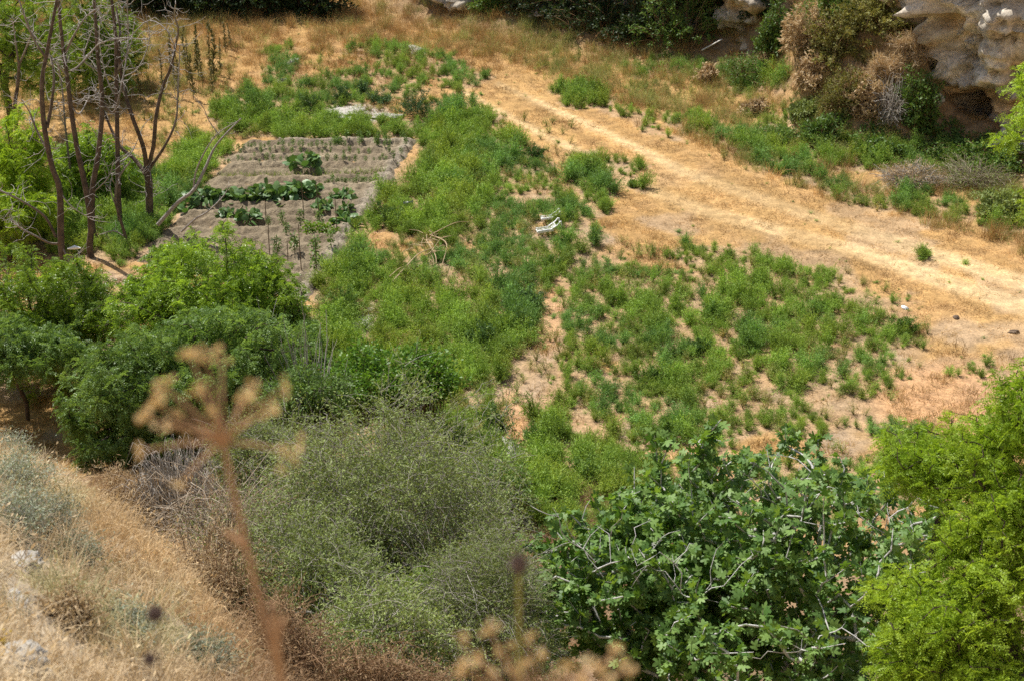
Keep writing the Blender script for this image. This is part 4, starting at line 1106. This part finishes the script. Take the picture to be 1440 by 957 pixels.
def twiglets(mb_, P, rng, n, ln, r=.012):
    """crooked bare side twigs"""
    for k in range(n):
        i = rng.integers(int(len(P) * .35), len(P)); d = unit(rng.normal(size=3) * [1, .8, .6] + np.array([0, 0, .35])); L = ln * (.4 + .8 * rng.random())
        q = [P[i]]
        for s in range(5):
            d = unit(d + rng.normal(size=3) * .42 + np.array([0, 0, .05])); q.append(q[-1] + d * L / 5)
        V, F = tube(np.array(q), np.linspace(r, r * .35, 6), 4); mb_.add(V, F, .9)
        if rng.random() < .7:
            e = q[3]; d2 = unit(d + rng.normal(size=3) * .8); q2 = [e, e + d2 * L * .2, e + unit(d2 + rng.normal(size=3) * .4) * L * .4]
            V, F = tube(np.array(q2), np.linspace(r * .6, r * .25, 3), 4); mb_.add(V, F, 1.0)

def deadmesh(mb, name, root, loc):
    o = mb.build(name, M['dead_bark'], root, loc, smooth=True)
    me = o.data; a = me.attributes.new('thin', 'FLOAT', 'FACE')
    a.data.foreach_set('value', np.concatenate(mb.vv).astype(np.float32)); return o

def dead_tree(label, y, trunk, r0, r1, limbs, seed, tw=(26, 1.15), group='dead trees'):
    rng = np.random.default_rng(seed + 700)
    b = at_y(*trunk[0], y); b = np.array([b[0], b[1], float(ground(b[0], b[1])) - .1])
    root = empty('dead_tree', b, label, 'dead tree', group)
    mb = MB(); ysn = rng.normal(size=1)
    pts = [at_y(px, py, y) for px, py in trunk]; pts = [b] + [p for p in pts if p[2] > b[2] + .5]
    off = np.concatenate([[0, 0], np.cumsum(rng.normal(size=max(0, len(pts) - 2)) * .12)])
    for p, o_ in zip(pts, off):
        p *= 1.0
    P = spline(pts, 26); rr = np.linspace(r0, r1, 26) * .8; rr[0] *= 1.3
    V, F = tube(P, rr, 8); mb.add(V, F, np.repeat(np.clip((.05 - rr[:-1]) / .04, 0, 1), 8))
    twiglets(mb, P, rng, tw[0], tw[1])
    deadmesh(mb, 'trunk', root, b)
    for L in limbs:
        pts_, ra, rb = L[:3]; mb = MB()
        Q, _ = limb(mb, pts_, y, ra, rb, rng, L[3] if len(L) > 3 else .22)
        twiglets(mb, Q, rng, max(6, int(len(pts_) * 3.2)), tw[1] * .8)
        deadmesh(mb, 'branch', root, b)
    return root

dead_tree('forked dead tree with dark trunk, nearest the garden plot', 54, [(211, 318), (210, 285), (209, 255), (206, 235)], .17, .15, [
    ([(207, 240), (216, 205), (219, 167), (228, 125), (240, 96), (247, 63), (251, 42), (245, 21), (247, 6)], .10, .02),
    ([(210, 238), (232, 205), (247, 171), (250, 134), (253, 63)], .07, .018),
    ([(208, 250), (190, 225), (168, 205), (150, 167), (138, 138), (128, 122)], .09, .03),
    ([(206, 235), (201, 205), (184, 159), (171, 109), (167, 63), (169, 42), (163, 10)], .10, .035),
    ([(167, 60), (185, 50), (209, 29), (234, 42), (245, 67), (240, 90)], .03, .012),
    ([(171, 110), (195, 95), (210, 55), (205, 20)], .03, .01)], 1)
dead_tree('straight dead tree leaning slightly left behind the forked one', 52.6, [(138, 350), (130, 322), (130, 268), (138, 217), (144, 146), (138, 84), (134, 21), (130, -40)], .15, .05, [
    ([(144, 146), (160, 158), (171, 120), (180, 60), (178, -10)], .05, .02), ([(140, 100), (118, 85), (125, 55), (142, 8)], .035, .012), ([(132, 270), (152, 250), (160, 225)], .03, .01)], 2)
dead_tree('dead tree with two upright stems in the middle of the group', 51.4, [(126, 345), (128, 318), (121, 268), (107, 201), (99, 146), (94, 105), (88, 63), (82, 0), (80, -40)], .15, .05, [
    ([(99, 100), (110, 94), (125, 78), (140, 62), (170, 54), (208, 56)], .045, .015), ([(100, 150), (112, 160), (128, 135), (140, 150), (165, 152)], .03, .012), ([(92, 75), (104, 50), (120, 25), (140, 10)], .05, .02), ([(96, 110), (80, 90), (52, 55), (26, 25)], .03, .012)], 3)
dead_tree('leftmost tall dead tree, bark brown at the foot', 50, [(92, 385), (86, 345), (84, 268), (73, 234), (62, 176), (59, 117), (66, 75), (76, 21), (86, -30)], .15, .05, [
    ([(66, 180), (72, 150), (76, 110), (72, 80)], .07, .03), ([(68, 215), (50, 180), (42, 159), (30, 140)], .05, .02), ([(63, 80), (45, 50), (30, 10), (20, -20)], .05, .02),
    ([(86, 343), (70, 342), (54, 334), (25, 318), (13, 301), (18, 290)], .05, .02), ([(79, 334), (63, 305), (33, 284), (0, 268), (-30, 255)], .055, .025), ([(84, 270), (100, 290), (130, 310)], .03, .012), ([(86, 345), (100, 372), (110, 385)], .04, .02)], 4)
dead_tree('small bent dead tree in front of the forked one', 52, [(178, 345), (176, 332), (163, 284), (167, 251), (184, 226)], .085, .03, [([(163, 290), (155, 265), (158, 245)], .03, .012), ([(178, 335), (160, 325), (140, 330)], .035, .012)], 5, (4, .5))
dead_tree('thin dark forked dead tree at far left behind the others', 60, [(21, 159), (25, 120), (27, 92)], .10, .07, [([(27, 95), (22, 60), (18, 30)], .05, .02), ([(27, 92), (40, 60), (46, 40)], .05, .02)], 6, (8, .7))
dead_tree('slender grey dead stem behind the middle of the group', 56, [(100, 250), (92, 180), (88, 130), (82, 90)], .06, .03, [([(92, 180), (84, 160), (80, 140)], .025, .01)], 7, (8, .7))

def fallen_limb(label, y, paths, seed):
    rng = np.random.default_rng(seed + 800); mb = MB()
    p0 = at_y(*paths[0][0][0], y)
    for pts, ra, rb in paths:
        Q, _ = limb(mb, pts, y, ra, rb, rng, .12, thin=.75); twiglets(mb, Q, rng, 4, .4, .009)
    o = deadmesh(mb, 'dead_branch', None, p0); tag(o, label, 'branch'); return o
dead_tree('straight dead trunk just left of the forked dead tree', 53.4, [(172, 345), (167, 280), (165, 195), (164, 120), (163, 60), (157, 0), (150, -40)], .12, .05, [([(165, 140), (150, 110), (140, 60), (142, 20)], .035, .012), ([(164, 100), (182, 70), (190, 25)], .035, .012), ([(166, 230), (185, 215), (200, 180)], .03, .01)], 8)
fallen_limb('pale forked dead branch leaning right from the forked dead tree', 52.5, [([(222, 316), (251, 284), (272, 268), (288, 238), (301, 209), (318, 188), (339, 167)], .09, .025), ([(272, 268), (276, 240), (293, 205), (309, 186), (335, 170)], .045, .014), ([(309, 190), (295, 172), (285, 150), (272, 135)], .022, .009)], 1)
fallen_limb('thin bare branch lying low across the edge of the garden soil', 50.6, [([(255, 326), (275, 308), (293, 297), (314, 276), (322, 262)], .045, .014)], 2)

# cut branches dried in the weeds
def brush():
    rng = np.random.default_rng(71); mb = MB(); p0 = hit(600, 350)
    for pts, r_ in (([(553, 412), (575, 390), (590, 378), (608, 368)], .03), ([(600, 352), (612, 372), (614, 388)], .025), ([(605, 345), (628, 362), (622, 388)], .025), ([(598, 380), (606, 372), (620, 352)], .02), ([(605, 350), (640, 336), (660, 328)], .02), ([(548, 408), (565, 398), (580, 392)], .02)):
        P = np.array([hit(*q) + [0, 0, .30 + rng.random() * .25] for q in pts]); V, F = tube(spline(P, 12), np.linspace(r_, r_ * .4, 12), 5); mb.add(V, F, .85)
    for k in range(26):
        s = hit(608 + rng.normal() * 12, 358 + rng.normal() * 10) + [0, 0, .35]; d = unit(rng.normal(size=3) * [1, 1, .25]); V, F = tube(np.array([s, s + d * .3, s + d * .5 + rng.normal(size=3) * .08]), [.014, .01, .005], 4); mb.add(V, F, 1)
    o = mb.build('cut_branches', M['straw_leaf'], None, p0); tag(o, 'dried cut branches dumped in the weeds right of the garden', 'branches')
brush()

# ------------------------------------------------------------------ garden plants
ROUND = np.array([(0, 0), (-.10, .16), (.02, .38), (.20, .40), (.30, .50), (.52, .46), (.62, .36), (.84, .28), (1.0, 0)])
ROUNDP = np.concatenate([ROUND, ROUND[1:-1][::-1] * [1, -1]])
def squash_mesh(rng, n, R_):
    mb = MB(); D = rand_dirs(rng, n, .75); D[:, 2] = np.abs(D[:, 2]); D = unit(D)
    tip = D * (R_ * (.55 + .45 * rng.random(n)))[:, None] * [1, 1, .8]; t = np.linspace(0, 1, 5)[None, :, None]
    P = tip[:, None] * t; P[:, :, 2] += np.sin(t[..., 0] * 2) * .06
    V, F = many_tubes(P, .012, .008); mb.add(V, F, .6)
    V, F, m = lobed_leaves(rng, tip, unit(D * [1, 1, .1] + rng.normal(size=(n, 3)) * .25), unit(rand_dirs(rng, n, .8)), .22 + .18 * rng.random(n), .3, ROUNDP)
    mb.add(V, F, np.repeat(rng.random(n) ** 1.5, m)); return mb.mesh('squash_plant', M['squash'])
rng = np.random.default_rng(81)
SQ = [squash_mesh(rng, 46, .66) for _ in range(4)]
def place(name, me, p, s, rz, lab, cat, group=None):
    o = bpy.data.objects.new(name, me); COL.objects.link(o); o.location = [float(q) for q in p]; o.scale = (s, s, s) if np.isscalar(s) else s; o.rotation_euler = (0, 0, rz)
    return tag(o, lab, cat, group)
row = 'broad-leaved squash plant in the dense row across the middle of the garden'
for k, (px, py, s) in enumerate([(262, 296, .8), (284, 290, .95), (306, 286, .95), (328, 284, .95), (350, 284, 1.0), (374, 283, 1.0), (396, 284, 1.05), (418, 281, 1.0), (436, 278, .75)]):
    place('squash_plant', SQ[k % 4], soil(px, py), s * .88, k * 1.3, row, 'plant', 'squash row')
for k, (px, py, s, lab) in enumerate([(430, 243, 1.05, 'large squash plant standing alone at the back of the garden'), (482, 283, .75, 'squash plant right of the squash row, farther back'), (456, 300, .7, 'small squash plant beside the tall dark stake'), (488, 318, .8, 'squash plant at the right near the garden path'),
                                      (318, 308, .55, 'squash seedling in front of the left end of the squash row'), (350, 316, .75, 'squash plant in front of the middle of the squash row'), (486, 303, .5, 'little squash between the two right-hand squash plants')]):
    place('squash_plant', SQ[k % 4], soil(px, py), s * .88, k * 2.1, lab, 'plant')
def veg(rng, h, mat, n=110, rad=.16, ll=.10):
    mb = MB(); V, F = tube(np.array([[0, 0, 0], [.01, 0, h * .5], [0, .02, h]]), [.012, .01, .006], 4); mb.add(V, F, .3)
    f = .2 + .8 * rng.random(n); d = rand_dirs(rng, n, .0); X = np.stack([d[:, 0] * rad * rng.random(n), d[:, 1] * rad * rng.random(n), f * h], 1)
    V, F = leaf_quads(X, unit(d + [0, 0, -.2]), rand_dirs(rng, n, .8), ll * (.7 + .6 * rng.random(n)), ll * .5); mb.add(V, F, rng.random(n)); return mb.mesh('vegetable_plant', mat)
VG = [veg(rng, .62, M['bushy']) for _ in range(3)]; BN = veg(rng, .5, M['bean'], 240, .34, .12)
for k, (px, py, s, lab) in enumerate([(397, 320, .8, 'small vegetable plant left of the staked row, nearest the squash row'), (423, 320, .9, 'bushy young vegetable plant behind the yellow green beans'), (450, 318, .9, 'vegetable plant at the foot of the tall dark stake'), (404, 338, .8, 'short vegetable plant left of the beans'),
                                      (390, 360, 1.0, 'dark leafy vegetable plant beside the front left stake'), (415, 362, 1.1, 'tall vegetable plant in the front row of the garden'), (444, 368, 1.2, 'climbing vegetable plant on a stake below the beans'), (466, 355, .9, 'vegetable plant at the right end of the front row'),
                                      (487, 334, .45, 'single yellow flowered seedling near the garden path'), (466, 285, .5, 'small plant left of the back right squash'), (378, 322, .6, 'small vegetable plant right of the middle squash plant'), (443, 385, 1.0, 'frontmost vegetable plant of the garden plot')]):
    place('vegetable_plant', VG[k % 3], soil(px, py), s, k * 1.1, lab, 'plant', 'staked vegetables')
for px, py, s, lab in ((437, 334, .9, 'yellow green bean bush on the left of the bean row'), (456, 334, .9, 'yellow green bean bush in the middle of the bean row'), (472, 334, .6, 'smaller bean bush at the right end of the bean row')):
    place('bean_plant', BN, soil(px, py), s, px, lab, 'plant', 'bean row')
mb = MB(); V, F = tube(np.array([[0, 0, -.1], [.01, .01, .8], [0, .03, 1.6]]), [.016, .015, .012], 6); mb.add(V, F)
STK = mb.mesh('garden_stake', M['stake'])
for k, (px, by, ty, lab) in enumerate([(450, 318, 262, 'tallest dark garden stake, beside the small squash'), (428, 318, 262, 'thin garden stake in front of the squash row'), (474, 330, 283, 'garden stake left of the right-hand squash'), (380, 366, 322, 'front left garden stake with a dark plant beside it'),
                                       (424, 382, 318, 'garden stake rising through the beans'), (375, 318, 290, 'short leaning garden stake at the end of the squash row'), (445, 388, 345, 'front garden stake carrying a climbing plant'), (405, 372, 345, 'low garden stake in the front row')]):
    p = soil(px, by); s = FPX / np.linalg.norm(p - np.array([0, 0, CAM_Z])); h = (by - ty) / s / .92 / 1.6
    o = place('garden_stake', STK, p, (1, 1, h), k, lab, 'stake', 'garden stakes'); o.rotation_euler = (.03 * (k % 3 - 1), .05 * ((k * 7) % 5 - 2) / 2, k)
rng = np.random.default_rng(82)
ON = []
for _ in range(3):
    n = 7; mb = MB(); D = rand_dirs(rng, n, 2.2); V, q, t = blades(np.zeros((n, 3)), D, .22 + .15 * rng.random(n), np.full(n, .016), np.full(n, .3), rng); mb.add(V, q, .4); mb.F.append(t); mb.vv.append(np.full(n, .5)); mb.mi.append(np.zeros(n)); ON.append(mb.mesh('onion_seedling', M['olive']))
for k in range(58):
    px = 278 + k * 4.6; py = 252 - (k / 58) * 4 + rng.normal() * .8
    place('onion_seedling', ON[k % 3], soil(px, py), .9 + .4 * rng.random(), k, 'thin upright onion seedling in the single row behind the squash', 'plant', 'onion seedlings')
for k in range(40):
    px = 290 + k * 7 + rng.normal() * 2; py = 222 + rng.normal() * 3
    if k % 2: place('vegetable_seedling', VG[k % 3], soil(px, py), .32 + .2 * rng.random(), k, 'tiny green seedling in the far furrows of the garden', 'plant', 'garden seedlings')
for k in range(26):
    place('vegetable_seedling', VG[k % 3], soil(470 + rng.random() * 110, 200 + rng.random() * 14), .4 + .3 * rng.random(), k, 'low green seedling in the last furrow below the weedy strip', 'plant', 'last furrow seedlings')

for row_, (x0, x1, yy, lab_) in enumerate(((300, 560, 232, 'small green seedling in the furrow behind the big lone squash'), (455, 560, 262, 'tiny seedling in the empty furrow beside the onion row'), (300, 470, 214, 'small green seedling in the second furrow from the back'))):
    for k in range(26):
        place('vegetable_seedling', VG[k % 3], soil(x0 + (x1 - x0) * (k + .6 * rng.random()) / 26, yy + rng.normal() * 1.5), .25 + .3 * rng.random(), k, lab_, 'plant', 'seedling furrow %s' % ('behind', 'middle', 'back')[row_])

# ------------------------------------------------------------------ white chairs, pot, plank, stones
def box(mb, c, sx, sy, sz, rot=None, mi=0):
    v = np.array([(x, y, z) for x in (-1, 1) for y in (-1, 1) for z in (-1, 1)], float) * [sx / 2, sy / 2, sz / 2]
    if rot is not None: v = v @ np.array(rot).T
    mb.add(v + c, [[0, 1, 3, 2], [4, 6, 7, 5], [0, 4, 5, 1], [2, 3, 7, 6], [0, 2, 6, 4], [1, 5, 7, 3]], None, mi)

def bevel(o, w=.012):
    m = o.modifiers.new('soft_edges', 'BEVEL'); m.width = w; m.segments = 2; m.limit_method = 'ANGLE'

def chair(px, py, rz, lab, s=1.0):
    """moulded plastic garden chair lying on its back: seat edge up, legs towards the right"""
    p = hit(px, py) + np.array([0, 0, .22]); root = empty('plastic_chair', p, lab, 'chair', 'white plastic chairs')
    root.rotation_euler = (R(-8), R(-6), rz); root.scale = (s, s, s)
    def part(name, fn):
        mb = MB(); fn(mb); o = mb.build(name, M['white'], root); bevel(o); return o
    part('backrest', lambda mb: [box(mb, (0, y, 0), .46, .030, .014) for y in np.linspace(-.17, .17, 6)] + [box(mb, (0, -.215, .025), .52, .045, .085), box(mb, (0, .215, .025), .52, .03, .06), box(mb, (-.25, 0, .0), .03, .39, .03)])
    part('seat', lambda mb: [box(mb, (.25 + .03 * k, 0, .03 + .035 * k), .035, .42, .02) for k in range(4)])
    for sgn in (-1, 1):
        def arm(mb):
            P = spline([(.16, sgn * .24, .05), (.28, sgn * .25, .11), (.40, sgn * .25, .17), (.50, sgn * .24, .27)], 10)
            for a, b in zip(P[:-1], P[1:]): box(mb, (a + b) / 2, np.linalg.norm(b - a) * 1.1, .075, .03, [[math.cos(t), 0, -math.sin(t)], [0, 1, 0], [math.sin(t), 0, math.cos(t)]] if (t := math.atan2(b[2] - a[2], b[0] - a[0])) is not None else None)
        part('armrest', arm)
        part('leg', lambda mb: (box(mb, (.52, sgn * .22, .16), .04, .05, .22)))
    return root
chair(766, 333, R(8), 'white plastic garden chair lying on its back in the weeds, the nearer of two', 1.05)
chair(770, 316, R(4), 'white plastic garden chair lying on its back, the one behind', .85)

mb = MB(); p = hit(574, 302) + np.array([0, 0, .35])
V, F = tube(np.array([[-.16, 0, 0], [-.15, 0, 0], [.16, 0, .02], [.17, 0, .02], [.10, 0, .02]]), [.001, .085, .12, .12, .09], 14); mb.add(V, F)
o = mb.build('plant_pot', M['black'], smooth=False); o.location = [float(q) for q in p]; tag(o, 'small black pot tipped over in the weeds beside the garden', 'pot')
mb = MB(); p = hit(1000, 84)
box(mb, (0, 0, 0), 1.0, .09, .04, [[.87, 0, -.5], [0, 1, 0], [.5, 0, .87]]); o = mb.build('plank', M['plank']); bevel(o); o.location = [float(p[0]), float(p[1]), float(p[2]) + .62]; tag(o, 'short bleached plank leaning in front of the back bushes', 'plank')

def stone(name, px, py, r, lab, seed, squash=(1, 1, .6), mat='rock', lift=0.0, group=None, cat='stone'):
    rng = np.random.default_rng(seed + 900); n, m = 26, 40
    th = np.linspace(0, math.pi, n)[:, None]; ph = np.arange(m)[None] / m * 2 * math.pi
    d = np.stack([np.sin(th) * np.cos(ph), np.sin(th) * np.sin(ph), np.cos(th) * np.ones_like(ph)], -1)
    k = 1 + .9 * (fbm(d[..., 0] * 1.6 + seed + d[..., 2], d[..., 1] * 1.6 - d[..., 2] * 1.3, seed, 4) - .5) + .35 * (fbm(d[..., 0] * 6 + d[..., 2] * 5, d[..., 1] * 6 + seed, seed + 3, 3) - .5)
    V = (d * k[..., None] * np.array(squash) * r).reshape(-1, 3)
    i = np.arange(n - 1)[:, None] * m; j = np.arange(m)[None]; j2 = (j + 1) % m
    F = np.stack([i + j, i + m + j, i + m + j2, i + j2], -1).reshape(-1, 4)
    mb = MB(); mb.add(V, F); o = mb.build(name, M[mat]); p = hit(px, py)
    o.location = (float(p[0]), float(p[1]), float(p[2]) + lift); o.rotation_euler = (.1 * (seed % 3), .1, seed * 1.3)
    return tag(o, lab, cat, group)
stone('stone', 28, 950, .15, 'pale blurred stone in the bottom left corner', 1, (1.1, 1, .75), lift=.05)
stone('stone', 62, 958, .07, 'smaller pale stone right of the corner stone', 2, (1, 1, .8), lift=.02)
stone('rock_outcrop', 30, 797, .15, 'pale chalky rock poking out of the slope', 3, (1.2, 1, .5), cat='rock')
stone('rock_outcrop', 22, 852, .09, 'low chalk patch below the chalky rock on the slope', 4, (1.3, 1, .35), cat='rock')
stone('stone_slab', 714, 640, .52, 'flat grey stone slab in the gap between weeds', 5, (.8, 1.3, .16), cat='stone')
stone('rubble', 492, 158, .9, 'low heap of pale rubble behind the garden, the largest', 6, (1.5, .8, .16), cat='rubble')
stone('rubble', 540, 165, .55, 'small heap of pale rubble in front of the tall blue green weed', 7, (1.4, .8, .15), cat='rubble')
stone('stone', 412, 90, .30, 'white stone in the golden grass behind the garden', 8, (1.1, .8, .7))
stone('stone', 585, 75, .45, 'pale stone among weeds at the top of the field', 9, (1.4, .8, .5))
stone('stone', 398, 118, .28, 'grey stone at the left end of the upper weeds', 10, (1, .8, .7))
stone('stone', 1272, 436, .12, 'white litter-like stone on the straw at right', 11, (1.3, .9, .5), 'white')
for k, (px, py, rr) in enumerate(((1345, 447, .16), (1425, 470, .20))): stone('clod', px, py, rr * .7, 'dark clod of broken earth in the straw near the right edge', 30 + k, (1.2, .9, .6), 'clod', group='earth clods', cat='clod')
stone('stone', 520, 440, .22, 'pale stone at the upper end of the gap in the weeds', 12, (1.2, .9, .5))
stone('stone', 500, 464, .18, 'pale stone at the lower end of the gap in the weeds', 13, (1.2, .9, .5))
stone('stone', 1315, 163, .34, 'cream coloured rock lit beside the cave mouth', 15, (.9, .7, .7), lift=.55)
mb = MB(); p = at_y(105, 350, 49.6)
V, F = tube(np.array([[-.22, 0, 0], [0, .02, .04], [.2, 0, .02]]), [.02, .07, .015], 6); mb.add(V, F); o = mb.build('plastic_scrap', M['white']); o.location = [float(q) for q in p]; tag(o, 'white plastic scrap caught on the leftmost dead tree', 'litter')

# ------------------------------------------------------------------ dry plants right in front of the camera
def px3(px, py, d):
    r = ray(px, py); return np.array([0, 0, CAM_Z]) + r * d
def umbellet(mb, rng, c, d, n=12, r=.014, mi=1):
    for k in range(n):
        q = unit(d + rng.normal(size=3) * .75); e = c + q * r * (.6 + .7 * rng.random())
        V, F = tube(np.array([c, e]), [.0007, .0005], 3); mb.add(V, F, .3, mi)
        V, F = leaf_quads(np.repeat(e[None], 3, 0), unit(q + rng.normal(size=(3, 3)) * .4), rand_dirs(rng, 3), np.full(3, .008), np.full(3, .0045)); mb.add(V, F, .2 + .8 * rng.random(3), mi)

def fennel_head(name, lab, stem, hub, ends, seed, d0, r0=.0040, stubs=()):
    rng = np.random.default_rng(seed + 950)
    hubP = px3(*hub, d0); b = px3(*stem[0], d0 + .05); gb = np.array([b[0] + .03, b[1] + .05, 0]); gb[2] = float(ground(gb[0], gb[1]))
    root = empty(name, gb, lab, 'dried plant')
    P = spline([gb] + [px3(px, py, d0 + .05 * (1 - k / len(stem))) for k, (px, py) in enumerate(stem)] + [hubP], 30)
    mb = MB(); V, F = tube(P, np.linspace(r0 * 1.15, r0 * .75, 30), 8); mb.add(V, F)
    for pts, ra in stubs:
        V, F = tube(spline([px3(px, py, d0 + .03) for px, py in pts], 8), np.linspace(ra, ra * .55, 8), 6); mb.add(V, F)
    mb.build('stem', M['fennel'], root, gb, smooth=True)
    mb = MB()
    for px, py, w in ends:
        e = px3(px, py, d0 + rng.normal() * .03); V, F = tube(spline([hubP, hubP + (e - hubP) * .5 + np.array([0, 0, .004]), e], 7), np.linspace(.0024, .0011, 7), 5); mb.add(V, F, .2, 0)
        umbellet(mb, rng, e, unit(e - hubP), int(4 + 7 * rng.random()), w * (.5 + .45 * rng.random()))
    mb.build('umbel', [M['fennel'], M['fennel_seed']], root, gb)
fennel_head('dry_fennel', 'tall brown dried fennel stalk with an open umbel in the foreground', [(398, 985), (390, 940), (372, 870), (352, 790), (338, 730), (325, 675)], (314, 622),
            [(292, 512, .020), (270, 505, .012), (312, 500, .012), (236, 548, .018), (283, 560, .012), (350, 548, .020), (398, 545, .010), (214, 590, .016), (206, 632, .016), (228, 575, .014), (398, 634, .022), (258, 672, .016), (345, 565, .014), (300, 585, .01), (375, 580, .014), (250, 600, .014)],
            1, 2.0, stubs=[([(386, 915), (394, 885), (402, 866)], .005), ([(345, 768), (332, 757), (314, 746)], .0045)])
fennel_head('dry_fennel', 'low orange brown dried fennel heads along the bottom edge', [(752, 1120), (754, 1080)], (756, 1030),
            [(655, 908, .014), (692, 892, .013), (665, 945, .016), (720, 928, .016), (742, 905, .016), (772, 950, .018), (800, 945, .014), (822, 938, .012), (842, 955, .016), (862, 918, .010), (872, 945, .012), (700, 955, .016), (735, 945, .014), (812, 962, .014), (680, 930, .012), (760, 930, .012)], 2, 2.0)
def seedhead(px, py, d, r, lab, seed, mat='stake', elong=1.15):
    rng = np.random.default_rng(seed); c = px3(px, py, d); b = px3(px + 12, py + 330, d + .02); b[2] = float(ground(b[0], b[1]))
    root = empty('thistle_stalk', b, lab, 'dried plant', 'dried thistle heads')
    mb = MB(); V, F = tube(spline([b, (b + c) / 2 + [.004, 0, 0], c], 12), np.linspace(.0022, .0013, 12) * (1.9 if mat == 'greenstem' else 1), 5); mb.add(V, F); mb.build('stem', M[mat], root, b)
    mb = MB(); n = 500; q = rand_dirs(rng, n); X = c + q * r * [.55, .55, .55 * elong]; V, F = leaf_quads(X, unit(q + rng.normal(size=(n, 3)) * .25 + [0, 0, .3]), rand_dirs(rng, n), np.full(n, r * .5), np.full(n, r * .16)); mb.add(V, F)
    th = np.linspace(0, math.pi, 9)[:, None]; ph = np.arange(12)[None] / 12 * 6.283
    dd = np.stack([np.sin(th) * np.cos(ph), np.sin(th) * np.sin(ph), np.cos(th) * np.ones_like(ph)], -1).reshape(-1, 3); i = np.arange(8)[:, None] * 12; j = np.arange(12)[None]
    mb.add(c + dd * r * [.62, .62, .62 * elong], np.stack([i + j, i + 12 + j, i + 12 + (j + 1) % 12, i + (j + 1) % 12], -1).reshape(-1, 4)); mb.build('seed_head', M['teasel'], root, b)
seedhead(218, 862, 2.3, .0125, 'brown round thistle head on thin stalk, the upper of two at lower left', 1)
seedhead(210, 926, 2.3, .0095, 'smaller brown thistle head at lower left, below the other', 2)
seedhead(729, 793, 2.2, .0125, 'grey brown oval thistle head on a yellow stalk in front of the fig tree', 3, 'greenstem', 1.35)
mb = MB(); rng = np.random.default_rng(99); p = hit(6, 930)
for k in range(14):
    e = p + np.array([rng.normal() * .05, rng.normal() * .04, .10 + rng.random() * .08]); V, F = tube(np.array([p, e]), [.002, .0015], 3); mb.add(V, F, .3, 0)
    n = 10; V, F = leaf_quads(np.repeat(e[None], n, 0), rand_dirs(rng, n, .4), rand_dirs(rng, n), np.full(n, .016), np.full(n, .008)); mb.add(V, F, .5, 1)
o = mb.build('yellow_flower', [M['greenstem'], M['flower']], None, p); tag(o, 'small yellow flowers beside the pale corner stone', 'flower')
